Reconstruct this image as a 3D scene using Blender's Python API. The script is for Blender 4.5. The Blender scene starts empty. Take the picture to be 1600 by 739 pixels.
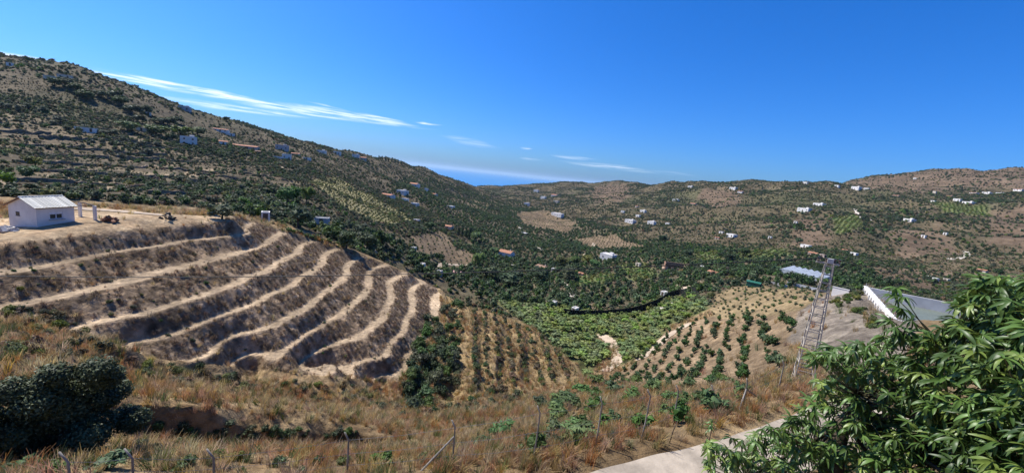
import bpy, bmesh, math, random
import numpy as np
from mathutils import Vector, Matrix, Euler
R = math.radians
random.seed(7); RNG = np.random.default_rng(11)
S = bpy.context.scene
COL = S.collection

# ------------------------------------------------------------------ camera
F_PX, CXP, CYP = 612.0, 800.0, 369.5          # photograph is 1600 x 739
ROLL = R(6.0); PITCH = R(8.912)
FWD = np.array([0, math.cos(PITCH), -math.sin(PITCH)])
UP0 = np.array([0, math.sin(PITCH), math.cos(PITCH)]); R0 = np.array([1.0, 0, 0])
RIGHT = R0*math.cos(ROLL) + UP0*math.sin(ROLL)
UPV = UP0*math.cos(ROLL) - R0*math.sin(ROLL)
cd = bpy.data.cameras.new('camera'); cam = bpy.data.objects.new('camera', cd); COL.objects.link(cam)
cd.sensor_width = 36; cd.lens = 36*F_PX/1600; cd.clip_start = 0.1; cd.clip_end = 400000
m = Matrix((RIGHT, UPV, -FWD)).transposed().to_4x4()
cam.matrix_world = m
S.camera = cam

# ------------------------------------------------------------------ light
SUN_AZ, SUN_EL = -65.0, 53.0
S.view_settings.view_transform = 'Standard'; S.view_settings.look = 'None'
S.view_settings.exposure = 0.72; S.view_settings.gamma = 1.0
sd = bpy.data.lights.new('sun', 'SUN'); sd.energy = 4.6; sd.angle = R(0.53); sd.color = (1.0, 0.95, 0.86)
sun = bpy.data.objects.new('sun', sd); COL.objects.link(sun)
sdir = Vector((math.sin(R(SUN_AZ))*math.cos(R(SUN_EL)), math.cos(R(SUN_AZ))*math.cos(R(SUN_EL)), math.sin(R(SUN_EL))))
sun.rotation_euler = (-sdir).to_track_quat('-Z', 'Y').to_euler()
sun.location = (-60, 40, 80)

W = bpy.data.worlds.new('World'); S.world = W; W.use_nodes = True
NT = W.node_tree; NT.nodes.clear()
class NB:
    """tiny node builder"""
    def __init__(s, nt): s.nt = nt
    def n(s, t, **kw):
        nd = s.nt.nodes.new(t)
        for k, v in kw.items(): setattr(nd, k, v)
        return nd
    def l(s, a, b): s.nt.links.new(a, b)
    def v(s, sock, val):
        if isinstance(val, bpy.types.NodeSocket): s.l(val, sock)
        else: sock.default_value = val
    def m(s, op, a, b=0.0, c=0.0, clamp=False):
        nd = s.n('ShaderNodeMath', operation=op, use_clamp=clamp)
        s.v(nd.inputs[0], a); s.v(nd.inputs[1], b)
        if op in ('MULTIPLY_ADD', 'SMOOTH_MIN', 'SMOOTH_MAX', 'COMPARE'): s.v(nd.inputs[2], c)
        return nd.outputs[0]
    def mr(s, x, a, b, c, d, smooth=True):
        nd = s.n('ShaderNodeMapRange', interpolation_type='SMOOTHSTEP' if smooth else 'LINEAR')
        for i, q in enumerate((x, a, b, c, d)): s.v(nd.inputs[i], q)
        return nd.outputs[0]
    def mix(s, f, a, b, blend='MIX'):
        nd = s.n('ShaderNodeMix', data_type='RGBA', blend_type=blend)
        s.v(nd.inputs[0], f); s.v(nd.inputs[6], a if not isinstance(a, tuple) else (*a, 1)[:4]); s.v(nd.inputs[7], b if not isinstance(b, tuple) else (*b, 1)[:4])
        return nd.outputs[2]
    def noise(s, vec, scale, detail=4, rough=0.55, out=0, **kw):
        nd = s.n('ShaderNodeTexNoise', **kw); s.l(vec, nd.inputs['Vector']) if vec else None
        nd.inputs['Scale'].default_value = scale; nd.inputs['Detail'].default_value = detail; nd.inputs['Roughness'].default_value = rough
        return nd.outputs[out]
b = NB(NT)
sky = b.n('ShaderNodeTexSky', sky_type='NISHITA', sun_disc=False, sun_elevation=R(SUN_EL), sun_rotation=R(SUN_AZ),
          altitude=250, air_density=1.0, dust_density=1.4, ozone_density=2.0)
tc = b.n('ShaderNodeTexCoord').outputs['Generated']
sx = b.n('ShaderNodeSeparateXYZ'); b.l(tc, sx.inputs[0])
az = b.m('ARCTAN2', sx.outputs[0], sx.outputs[1])
hyp = b.m('SQRT', b.m('ADD', b.m('MULTIPLY', sx.outputs[0], sx.outputs[0]), b.m('MULTIPLY', sx.outputs[1], sx.outputs[1])))
tel = b.m('DIVIDE', sx.outputs[2], b.m('MAXIMUM', hyp, 0.001))
cv = b.n('ShaderNodeCombineXYZ'); b.l(b.m('MULTIPLY', az, 9.0), cv.inputs[0]); b.l(b.m('MULTIPLY', tel, 160.0), cv.inputs[1])
wisp = b.noise(cv.outputs[0], 1.3, 6, 0.6)
cv2 = b.n('ShaderNodeCombineXYZ'); b.l(b.m('MULTIPLY', az, 5.0), cv2.inputs[0]); b.l(b.m('MULTIPLY', tel, 30.0), cv2.inputs[1])
warp = b.noise(cv2.outputs[0], 2.0, 3, 0.5)
# cirrus streaks: (azimuth0, tan elevation0, azimuth1, tan elevation1, half width, density) of each band of ice cloud
def px_dir(px, py):
    d = FWD + (px-CXP)/F_PX*RIGHT + (CYP-py)/F_PX*UPV
    return math.atan2(d[0], d[1]), d[2]/math.hypot(d[0], d[1])
streaks = [((-260, 30), (260, 136), .0045, .9), ((-60, 70), (345, 152), .007, .85), ((150, 108), (450, 166), .0045, .9), ((235, 128), (560, 190), .008, 1.0),
           ((230, 150), (500, 186), .006, .7), ((420, 158), (660, 200), .008, .85), ((480, 158), (560, 178), .003, .35), ((540, 175), (628, 190), .005, .7),
           ((650, 191), (690, 196), .0028, .75), ((812, 231), (832, 233), .0022, .5), ((860, 243), (930, 249), .004, .32),
           ((880, 252), (1030, 270), .006, .42), ((810, 247), (850, 251), .003, .3), ((690, 212), (780, 232), .008, .22),
           ((1010, 266), (1090, 276), .004, .16)]
total = None
wj = b.m('MULTIPLY', b.m('SUBTRACT', warp, 0.5), 0.012)
tw = b.m('ADD', tel, wj)
for (p0, p1, hw, st) in streaks:
    a0, t0 = px_dir(*p0); a1, t1 = px_dir(*p1)
    u = b.m('DIVIDE', b.m('SUBTRACT', az, a0), a1-a0)                       # 0..1 along the band
    mid = b.m('MULTIPLY_ADD', u, t1-t0, t0)
    env = b.m('MULTIPLY', b.mr(u, -0.12, 0.35, 0, 1), b.mr(u, 0.6, 1.15, 1, 0))
    d = b.m('ABSOLUTE', b.m('SUBTRACT', tw, mid))
    core = b.mr(d, 0.0, b.m('MULTIPLY_ADD', env, hw, hw*0.35), 1, 0)
    v = b.m('MULTIPLY', b.m('MULTIPLY', core, env), st)
    total = v if total is None else b.m('MAXIMUM', total, v)
cl = b.m('MULTIPLY', total, b.mr(wisp, 0.36, 0.62, 0.06, 1.0), clamp=True)
hs = b.n('ShaderNodeHueSaturation'); hs.inputs['Saturation'].default_value = 1.10; hs.inputs['Hue'].default_value = 0.5; tint = b.mix(1.0, sky.outputs[0], (.45, .80, 1.46), 'MULTIPLY'); b.l(tint, hs.inputs['Color'])
skyc = b.mix(cl, hs.outputs[0], (10.0, 10.8, 12.0))
bg = b.n('ShaderNodeBackground'); b.l(skyc, bg.inputs[0]); bg.inputs[1].default_value = 0.075
wo = b.n('ShaderNodeOutputWorld'); b.l(bg.outputs[0], wo.inputs[0])

# ------------------------------------------------------------------ noise
GT = np.array([[math.cos(k*2*math.pi/256), math.sin(k*2*math.pi/256)] for k in range(256)], np.float32)*1.5
PERM = np.random.default_rng(5).permutation(256).astype(np.uint8)
PERM = np.concatenate([PERM, PERM])
def perlin(x, y, seed=0):
    x = np.asarray(x, np.float32); y = np.asarray(y, np.float32)
    fx = np.floor(x); fy = np.floor(y); xf = x-fx; yf = y-fy
    xi = fx.astype(np.int32)+seed*31; yi = fy.astype(np.int32)+seed*57
    u = xf*xf*(3-2*xf); v = yf*yf*(3-2*yf)
    a0 = PERM[xi & 255]; a1 = PERM[(xi+1) & 255]; y0 = (yi & 255).astype(np.uint8); y1 = ((yi+1) & 255).astype(np.uint8)
    def g(a, yy, dx, dy):
        h = PERM[a ^ yy] if False else PERM[(a.astype(np.int16)+yy) & 255]
        return GT[h, 0]*dx + GT[h, 1]*dy
    n00 = g(a0, y0, xf, yf); n10 = g(a1, y0, xf-1, yf); n01 = g(a0, y1, xf, yf-1); n11 = g(a1, y1, xf-1, yf-1)
    p = n00+(n10-n00)*u; q_ = n01+(n11-n01)*u
    return p+(q_-p)*v
def fbm(x, y, wl, octs=4, seed=0, gain=0.5):
    s = 0; a = 1; tot = 0
    for i in range(octs):
        s = s + a*perlin(x/wl+13.7*i, y/wl-7.1*i, seed+i*17); tot += a; a *= gain; wl /= 2.03
    return s/tot
def sstep(a, b_, x):
    t = np.clip((x-a)/(b_-a), 0, 1); return t*t*(3-2*t)

# ------------------------------------------------------------------ terrain surface, from surveyed points
def pix(px, py):
    """pixel of the photograph -> azimuth, tangent of elevation"""
    return px_dir(px, py)
CP = []          # azimuth, ln range, tan elevation
def P(px, py, r=None, z=None):
    a, t = pix(px, py)
    if r is None: r = z/t
    CP.append((a, math.log(r), t))
def Q(azd, r, z): CP.append((R(azd), math.log(r), z/r))
H0, DH = 14.0, 2.3
LINES = [
 [(0,382),(100,370),(200,360),(300,350),(345,346),(368,346)],
 [(0,430),(100,412),(200,392),(300,376),(360,369),(388,361),(398,352)],
 [(40,478),(101,466),(198,446),(254,430),(360,402),(414,385),(437,370)],
 [(139,514),(225,494),(322,464),(374,446),(430,423),(473,396),(482,381)],
 [(209,539),(292,518),(360,490),(425,462),(475,435),(511,410),(520,394)],
 [(340,550),(407,518),(482,485),(520,455),(547,432),(555,410)],
 [(414,561),(466,536),(513,505),(556,478),(582,442),(588,420)],
 [(506,568),(569,530),(606,498),(618,466),(622,436)],
 [(554,582),(599,561),(632,522),(650,487),(655,446)],
 [(617,595),(641,557),(668,523),(686,489),(688,460)]]
for i, ln in enumerate(LINES):
    for q in ln: P(*q, z=-(H0+DH*i))
for ln, z in [([(735,600),(738,540),(731,480)],-36.6),([(776,600),(776,545),(764,487)],-38.1),([(816,600),(813,550),(797,500)],-39.6),([(852,592),(850,555),(836,515)],-40.8)]:
    for q in ln: P(*q, z=z)
for q in [(10,357),(130,327),(200,332),(262,338),(320,341)]: P(*q, z=-H0)
for q, z in [((369,338),-14.6),((394,346),-16.0),((452,363),-18.6),((484,371),-20.2),((520,384),-22.4),((556,395),-24.4),((599,411),-27.2),((640,427),-30.1),((684,447),-33.5)]: P(*q, z=z)
# column -> [(y, range)...]
COLS = {
 -100: [(739,18),(700,22),(640,33),(600,39),(560,46),(500,60),(440,72),(380,84),(340,100),(300,125),(260,190),(220,270),(160,400),(110,520),(70,600)],
 0: [(739,17),(700,21),(660,27),(620,34),(595,39),(575,40),(555,46),(530,51),(330,100),(303,115),(280,150),(240,230),(200,310),(150,420),(110,510),(85,580)],
 100: [(739,14.5),(700,20),(640,29),(600,36),(560,43),(540,47),(318,108),(290,150),(260,230),(240,270),(200,340),(160,420),(130,480),(112,530)],
 200: [(739,14),(700,20),(660,29),(620,38),(590,46),(566,51.8),(547,52.5),(320,112),(300,140),(260,240),(220,330),(180,430),(150,510),(137,550)],
 300: [(739,14),(700,23),(685,29),(662,29.6),(640,39),(610,47),(580,55.0),(563,55.7),(330,106),(310,130),(290,190),(260,290),(228,360),(200,450),(172,580)],
 400: [(739,13),(700,22),(682,30),(658,30.7),(640,41),(615,49),(590,58),(574,58.8),(330,125),(315,150),(290,220),(260,330),(230,450),(204,620)],
 500: [(739,12.5),(700,22),(688,30),(666,30.7),(650,41),(625,50),(600,60.2),(584,61),(360,135),(340,160),(310,210),(290,280),(260,430),(230,700)],
 550: [(385,128),(355,150),(335,240),(310,310),(290,370),(262,500),(240,760)],
 600: [(739,12),(705,21),(680,31),(650,44),(620,58),(597,62),(396,140),(370,190),(345,240),(320,330),(300,420),(275,600),(249,850)],
 650: [(415,150),(390,200),(362,240),(340,330),(310,450),(285,700),(262,1000)],
 700: [(739,11),(710,18),(680,31),(650,45),(620,60),(600,64),(560,69),(430,180),(400,230),(375,280),(345,380),(320,520),(300,750),(281,1150)],
 750: [(445,165),(420,220),(390,300),(360,420),(330,640),(310,900),(294,1500)],
 800: [(725,11.6),(700,18),(670,32),(640,48),(610,67),(478,128),(465,155),(440,200),(410,270),(380,360),(350,520),(330,750),(310,1200),(299,2200),(295,4300)],
 850: [(490,126),(470,150),(430,235),(400,320),(360,500),(330,850),(310,1250),(290,2000)],
 900: [(712,12.5),(690,17),(660,28),(630,45),(605,72),(590,80),(560,89),(540,103),(500,130),(470,165),(440,220),(410,300),(380,420),(350,600),(330,800),(305,1200),(287,1700)],
 950: [(739,12),(590,82),(565,92),(540,106),(500,128),(475,155),(440,210),(400,310),(360,520),(320,860),(296,1350),(283,1500)],
 1000: [(697,14),(670,20),(640,30),(610,48),(585,72),(560,85),(530,105),(500,125),(475,160),(450,200),(420,260),(400,330),(375,450),(350,620),(325,850),(300,1150),(289,1400)],
 1050: [(720,14),(676,16),(650,24),(615,42),(580,66),(550,80),(520,98),(490,118),(470,150),(452,180),(430,230),(400,330),(360,520),(320,860),(287,1300)],
 1100: [(655,17.5),(640,24),(610,42),(580,62),(550,75),(520,90),(490,108),(475,125),(455,158),(440,185),(425,240),(400,330),(375,450),(345,620),(315,850),(284,1200)],
 1150: [(700,16),(640,20),(600,40),(560,58),(520,78),(490,98),(465,120),(448,145),(432,215),(410,310),(370,460),(330,660),(284,1120)],
 1200: [(620,24),(600,33),(570,50),(540,62),(510,76),(480,92),(455,115),(443,135),(430,220),(410,320),(380,430),(350,560),(320,740),(288,1050)],
 1250: [(600,32),(560,45),(520,58),(490,74),(465,95),(450,115),(436,235),(410,330),(370,460),(330,660),(287,1050)],
 1300: [(600,33),(560,42),(520,52),(490,64),(465,80),(456,92),(440,250),(410,340),(380,440),(350,570),(320,740),(287,1050)],
 1350: [(560,39),(500,57),(470,72),(458,80),(442,270),(410,350),(370,490),(330,700),(300,950),(281,1500)],
 1400: [(560,36),(505,54),(494,66),(445,300),(420,370),(390,470),(360,590),(325,780),(300,1000),(272,1600)],
 1500: [(700,12),(560,36),(515,60),(450,330),(420,420),(390,520),(350,700),(310,1000),(266,1600)],
 1600: [(739,11),(560,38),(520,60),(430,420),(400,520),(360,700),(310,1050),(266,1650)],
 1700: [(739,11),(560,38),(520,60),(430,420),(400,520),(360,700),(310,1050),(266,1650)]}
for x, L in COLS.items():
    for (y, r) in L: P(x, y, r=r)
    y, r = L[-1]
    a, t = pix(x, y)
    if x != 800: CP.append((a, math.log(r*1.35), t-0.045)); CP.append((a, math.log(r*2.4), min(t-0.06, -0.05)))
# hidden ground: behind the knoll's rim, behind the right-hand knoll, under the viewpoint
for q in [(-9,122,-43),(-12,125,-41),(-17,124,-35),(-6,118,-46),(38,130,-27),(42,130,-27),(46,120,-25),(50,120,-22),(54,120,-20),(36,160,-33),(44,180,-34),(52,180,-32),(48,250,-37)]: Q(*q)
for q in [(46.5,70,-14),(49,76,-14.5),(53,76,-14.2),(50,62,-13.2),(56,70,-13.8),(47,84,-15)]: Q(*q)
for azd in (-75, -55, -35, -15, 5, 25): Q(azd, 5.0, -6.5); Q(azd, 2.6, -4.6)
for azd in (42, 60, 75): Q(azd, 6.5, -4.8); Q(azd, 2.6, -3.6); Q(azd, 9, -4.9)
Q(34, 8, -7.0); Q(28, 9, -8.6); Q(34, 12, -9.0)
CP = np.array(CP)
def rbf_fit(pts, val, beta=1.5, lam=1e-4):
    n = len(pts); d = np.linalg.norm(pts[:, None]-pts[None], axis=2)
    A = np.zeros((n+3, n+3)); A[:n, :n] = -d**beta + 0*np.eye(n); A[:n, :n] -= lam*np.eye(n)*0
    A[:n, :n] += -lam*np.eye(n)
    Pm = np.c_[np.ones(n), pts]; A[:n, n:] = Pm; A[n:, :n] = Pm.T
    return np.linalg.solve(A, np.r_[val, 0, 0, 0])
RW = rbf_fit(CP[:, :2], CP[:, 2])
def rbf_eval(th, lr):
    out = np.empty(th.size); th = th.ravel(); lr = lr.ravel(); ca = CP[:, 0].astype(np.float32); cb = CP[:, 1].astype(np.float32); w = RW[:-3].astype(np.float32)
    for i in range(0, th.size, 40000):
        a = th[i:i+40000].astype(np.float32); c = lr[i:i+40000].astype(np.float32)
        d2 = (a[:, None]-ca)**2 + (c[:, None]-cb)**2
        out[i:i+40000] = -(np.sqrt(d2*np.sqrt(d2)))@w + RW[-3] + RW[-2]*a + RW[-1]*c
    return out
# polar grid, finer where the picture is finer
AZ = np.concatenate([np.linspace(-180, -64, 40)[:-1], np.linspace(-64, 64, 900), np.linspace(64, 180, 40)[1:]])
LR = np.concatenate([np.linspace(math.log(2.0), math.log(10), 40)[:-1], np.linspace(math.log(10), math.log(34), 170)[:-1],
                     np.linspace(math.log(34), math.log(122), 380)[:-1], np.linspace(math.log(122), math.log(2200), 300)[:-1], np.linspace(math.log(2200), math.log(9000), 30)])
NA, NR = len(AZ), len(LR)
cA = np.r_[np.linspace(-70, 70, 281)]; cL = np.linspace(math.log(2.0), math.log(9000), 420)   # the smooth surface is evaluated coarsely, then refined
TT = rbf_eval(*np.meshgrid(np.radians(cA), cL, indexing='ij')).reshape(len(cA), len(cL))
def cubic1(tab, idx, axis):
    n = tab.shape[axis]; i = np.clip(np.floor(idx).astype(int), 1, n-3); f = np.clip(idx-i, -1, 2)
    sh = [1]*tab.ndim; sh[axis] = len(idx); f = f.reshape(sh)
    p = [np.take(tab, i+k, axis=axis) for k in (-1, 0, 1, 2)]
    return p[1]+0.5*f*(p[2]-p[0]+f*(2*p[0]-5*p[1]+4*p[2]-p[3]+f*(3*(p[1]-p[2])+p[3]-p[0])))
azc = np.clip(AZ, -70, 70)
T = cubic1(cubic1(TT, (azc-cA[0])/(cA[1]-cA[0]), 0), (LR-cL[0])/(cL[1]-cL[0]), 1)
TH, LRG = np.meshgrid(np.radians(AZ), LR, indexing='ij')
RG = np.exp(LRG); X = RG*np.sin(TH); Y = RG*np.cos(TH); Z = T*RG
# behind the viewpoint the slope rises gently
back = sstep(75, 150, np.abs(np.degrees(TH))); Z = Z*(1-back) + back*(-4.0+0.12*np.minimum(RG, 600))
SEA = -150.0
def project(x, y, z):
    d = x*FWD[0]+y*FWD[1]+z*FWD[2]; d = np.where(d < 0.05, 0.05, d)
    return CXP+F_PX*(x*RIGHT[0]+y*RIGHT[1]+z*RIGHT[2])/d, CYP-F_PX*(x*UPV[0]+y*UPV[1]+z*UPV[2])/d
def inpoly(px, py, poly):
    ins = np.zeros(px.shape, bool); n = len(poly)
    for i in range(n):
        x0, y0 = poly[i]; x1, y1 = poly[(i+1) % n]
        if y0 == y1: continue
        c = ((y0 > py) != (y1 > py)) & (px < (x1-x0)*(py-y0)/(y1-y0)+x0)
        ins ^= c
    return ins
def blur(a, n=2):
    for _ in range(n):
        a = (a+np.roll(a, 1, 0)+np.roll(a, -1, 0))/3
        p = np.pad(a, ((0, 0), (1, 1)), mode='edge'); a = (p[:, :-2]+p[:, 1:-1]+p[:, 2:])/3
    return a
PX, PY = project(X, Y, Z)
X = X.astype(np.float32); Y = Y.astype(np.float32)
JX = fbm(X, Y, 5, 3, 91)*(1-sstep(100, 300, RG))+fbm(X, Y, 22, 3, 92)*sstep(100, 300, RG); JY = np.roll(JX, 37, 0)
KN = [(-400,395),(0,382),(345,346),(372,340),(394,346),(452,363),(520,384),(599,411),(640,427),(684,447),(692,470),(690,490),(672,525),(645,560),(620,597),(580,594),(486,582),(360,569),(247,556),(200,544),(130,518),(60,497),(-400,470)]
TMh = inpoly(PX, PY, KN) & (RG > 40) & (RG < 124)
TM = blur(TMh.astype(float), 3)
Zs = Z.copy()
wob = fbm(X, Y, 9, 3, 5)*0.10
L = (-H0-Z+wob)/DH
li = np.floor(L); lf = L-li
RIS = 0.64
prof = (0.85*np.clip(lf/RIS, 0, 1)+0.15*sstep(0.0, RIS, lf))*0.97 + 0.03*lf
Zq = -H0-DH*(li+prof)
inl = sstep(-0.05, 0.0, L)
Z = Z*(1-TM*inl) + Zq*TM*inl
bench = np.where(TMh, sstep(RIS-0.08, RIS+0.03, lf)*(1-sstep(0.965, 1.0, lf)*0.4), 0)
# right flank of the knoll: narrow old terraces running away from the eye
FL = [(690,455),(740,470),(800,490),(850,515),(905,560),(925,585),(880,600),(800,612),(700,640),(640,640),(622,597),(645,560),(690,490)]
FMh = inpoly(PX, PY, FL) & (RG > 50) & (RG < 112)
FM = blur(FMh.astype(float), 4)
L2 = (-35.1-Zs+wob*1.5)/1.5; l2 = np.floor(L2); f2 = L2-l2
Z = Z + FM*(1-TM)*np.clip(((-35.1-1.5*(l2+sstep(0.0, 0.32, f2)))-Zs), -1.2, 1.2)*1.0*sstep(0, .3, L2)
# old dry-stone terraces on the hill to the left
LH = [(-300,190),(120,175),(230,215),(330,235),(470,285),(440,330),(330,322),(150,305),(-300,300)]
LM = blur((inpoly(PX, PY, LH) & (RG > 118) & (RG < 480)).astype(float), 4)*sstep(-.45, .05, fbm(X, Y, 60, 2, 31))
L3 = (Zs + fbm(X, Y, 40, 3, 33)*1.3 + 100)/1.5; l3 = np.floor(L3); f3 = L3-l3
Z = Z + LM*((l3+sstep(0.80, 0.98, f3)-L3)*1.5)
# relief: gullies and spurs on the far slopes, clods and tussocks near by
far = sstep(130, 420, RG)
rdg = 1-np.abs(fbm(X, Y, 190, 4, 3))*2
Z = Z + far*(fbm(X, Y, 120, 5, 1)*9.5*sstep(150, 900, RG) + (rdg-0.6)*14.0*sstep(250, 800, RG) + fbm(X, Y, 28, 4, 2)*1.6)
mid = sstep(85, 130, RG)*(1-sstep(300, 500, RG))
Z = Z + mid*fbm(X, Y, 14, 4, 21)*0.9
clod = perlin(X/0.9, Y/0.9, 41)*0.6+perlin(X/0.42, Y/0.42, 42)*0.4
near = 1-sstep(90, 140, RG)
Z = Z + near*TM*(1-bench)*clod*0.28 + near*bench*clod*0.05
plat = inpoly(PX, PY, [(-300,345),(15,340),(120,322),(262,335),(370,338),(345,346),(200,360),(0,382),(-300,402)]) & (RG > 60) & (RG < 125)
Z = Z + near*(1-TM)*(~plat)*(fbm(X, Y, 3.2, 4, 44)*0.55)*sstep(14, 24, RG)
# an overgrown bank across the slope at the left, its face turned to the viewer
azg = np.degrees(TH); bk = sstep(-50, -44, azg)*(1-sstep(-21, -13, azg)); bd = RG-(29.8+1.0*fbm(X, Y, 9, 2, 47))
Z = Z + bk*np.where(bd < 0, -1.15*np.exp(np.minimum(bd, 0)/3.5), .75*np.exp(-np.maximum(bd, 0)/6))*sstep(0, .35, np.abs(bd))
# ---- level bed of the concrete lane
ROADZ = -9.1
def at_z(px, py, z):
    a, t = pix(px, py); r = z/t; return np.array((r*math.sin(a), r*math.cos(a)))
edge = np.array([at_z(*q, ROADZ) for q in [(830,775),(900,745),(1010,714),(1100,695),(1185,668),(1262,640),(1330,612)]])
def smooth_line(P_, n=60):
    t = np.r_[0, np.cumsum(np.linalg.norm(np.diff(P_, axis=0), axis=1))]; s_ = np.linspace(0, t[-1], n); L_ = np.c_[[np.interp(s_, t, P_[:, k]) for k in range(P_.shape[1])]].T
    for _ in range(6): L_[1:-1] = (L_[:-2]+2*L_[1:-1]+L_[2:])/4
    return L_
edge = smooth_line(edge); tg = np.gradient(edge, axis=0); tg /= np.linalg.norm(tg, axis=1)[:, None]; nrm = np.c_[tg[:, 1], -tg[:, 0]]
nrm *= np.sign((nrm*(-edge)).sum(1))[:, None]                          # towards the viewpoint
RWID = 3.0; road_c = edge+nrm*RWID/2
def road_dist(x, y):
    d = np.full(np.shape(x), 1e9)
    for cx, cy in road_c: d = np.minimum(d, np.hypot(x-cx, y-cy))
    return d
near_road = lambda x, y: road_dist(x, y) < RWID/2+.25
nm = RG < 40
dd = road_dist(X[nm], Y[nm]); w_ = 1-sstep(RWID/2+.2, RWID/2+1.6, dd); Z[nm] = Z[nm]*(1-w_)+w_*ROADZ
# ---- ground cover classes
CLS = np.zeros(X.shape, np.uint8); CLS[RG < 112] = 1
POLY = {}
def paint(k, poly, r0, r1, jit=4):
    POLY[k] = poly
    CLS[inpoly(PX+2*jit*JX, PY+jit*JY, poly) & (RG > r0) & (RG < r1)] = k
paint(11, [(-400,40),(0,60),(300,170),(640,250),(690,280),(640,300),(560,300),(640,345),(560,345),(400,345),(310,330),(150,312),(-400,290)], 112, 1400)
paint(9, [(640,275),(700,290),(760,305),(900,345),(1000,372),(1100,385),(1300,402),(1400,425),(1420,450),(1130,448),(1080,460),(880,492),(790,480),(700,450),(600,412),(500,372),(440,340),(560,360),(690,400),(740,380),(700,345),(650,310),(600,300)], 118, 900, 6)
paint(10, [(1310,292),(1400,268),(1450,258),(1650,258),(1650,296),(1500,296),(1440,304)], 800, 3000)
_p = paint
def paint(k, poly, r0, r1, jit=12): _p(k, poly, r0, r1, jit)
paint(10, [(1235,345),(1285,348),(1300,378),(1240,382)], 300, 1200); paint(10, [(1540,330),(1650,325),(1650,400),(1550,385)], 300, 1200)
paint(10, [(1385,365),(1470,355),(1500,398),(1410,402)], 300, 1200); paint(10, [(1370,415),(1500,428),(1480,452),(1390,445)], 250, 700)
paint(10, [(1090,300),(1150,296),(1160,320),(1110,325)], 400, 1300); paint(10, [(920,290),(980,288),(985,312),(930,322)], 400, 2300)
paint = _p
paint(12, [(806,336),(850,331),(903,343),(893,360),(838,358),(815,350)], 300, 900, 2)
paint(12, [(690,400),(730,390),(745,410),(700,425)], 150, 500, 2); paint(12, [(640,370),(690,362),(720,395),(665,402)], 150, 500)
paint(12, [(895,372),(960,366),(1010,385),(940,392)], 250, 800)
paint(14, [(480,285),(520,278),(580,305),(655,348),(600,352),(540,325)], 180, 600)
for q in ([(962,416),(1008,411),(1032,430),(992,441)], [(1002,474),(1050,457),(1066,464),(1012,490)], [(905,432),(958,426),(962,440),(902,447)], [(1080,400),(1120,392),(1130,405),(1090,412)], [(1150,395),(1230,388),(1235,400),(1160,408)], [(1300,345),(1345,338),(1350,360),(1305,365)], [(1450,315),(1540,320),(1555,340),(1470,335)]): paint(15, q, 120, 900, 3)
paint(2, KN, 40, 124, 0)
paint(4, FL, 50, 112)
paint(5, [(775,474),(850,480),(960,494),(1000,492),(1075,468),(1105,468),(1112,482),(1050,508),(1015,556),(968,572),(972,548),(948,526),(930,524),(952,556),(922,586),(885,556),(845,520)], 78, 170)
paint(6, [(1075,503),(1115,494),(1255,482),(1240,520),(1228,575),(1212,602),(1140,612),(950,598),(1000,560),(1040,520)], 38, 125)
paint(7, [(1108,478),(1128,456),(1170,443),(1305,455),(1280,480),(1200,494),(1115,496)], 70, 170)
paint(8, [(1250,484),(1296,456),(1370,452),(1440,490),(1420,580),(1300,585),(1232,530)], 28, 105)
CLS[plat] = 3
COLR = {0: ((.070,.058,.032),(.130,.099,.058)), 1: ((.185,.120,.060),(.29,.205,.11)), 2: ((.185,.126,.076),(.29,.205,.128)), 3: ((.36,.245,.14),(.45,.33,.20)),
        4: ((.19,.125,.06),(.28,.20,.10)), 5: ((.07,.08,.03),(.13,.12,.05)), 6: ((.165,.115,.068),(.24,.17,.10)), 7: ((.23,.165,.09),(.18,.135,.07)),
        8: ((.165,.135,.105),(.235,.195,.15)), 9: ((.07,.065,.035),(.16,.12,.075)), 10: ((.108,.074,.046),(.15,.106,.068)), 11: ((.068,.056,.033),(.135,.105,.064)),
        12: ((.135,.095,.055),(.19,.135,.08)), 15: ((.08,.10,.035),(.13,.14,.05)), 14: ((.20,.18,.08),(.26,.22,.11))}
nz = sstep(-.35, .35, fbm(X, Y, 22, 4, 70)*0.6*sstep(60, 200, RG)+fbm(X, Y, 2.6, 4, 71)*0.8*(1-0.5*sstep(60, 200, RG)))
C = np.zeros(X.shape+(3,))
for k, (c0, c1) in COLR.items():
    mk = CLS == k
    C[mk] = np.array(c0)*(1-nz[mk])[:, None]+np.array(c1)*nz[mk][:, None]
grn = sstep(.02, .35, fbm(X, Y, 260, 4, 75))*np.isin(CLS, (0, 11))*0.55
C = C*(1-grn[..., None])+np.array((.062, .070, .030))*grn[..., None]
lt = (LM*sstep(.40, .55, f3)*(1-sstep(.78, .82, f3)))[..., None]*0.9
C = C*(1-lt)+np.array((.30, .225, .14))*lt
bt = np.clip(bench*(0.80+0.5*fbm(X, Y, 4, 3, 72)), 0, 1)[..., None]
C = C*(1-bt)+np.array((.375,.28,.18))*bt
for k in range(3): C[..., k] = blur(C[..., k], 1)
C *= np.clip(1+(0.35+0.75*TM*(1-bench))*fbm(X, Y, 1.1, 2, 73)*near, .3, 1.8)[..., None]

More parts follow.
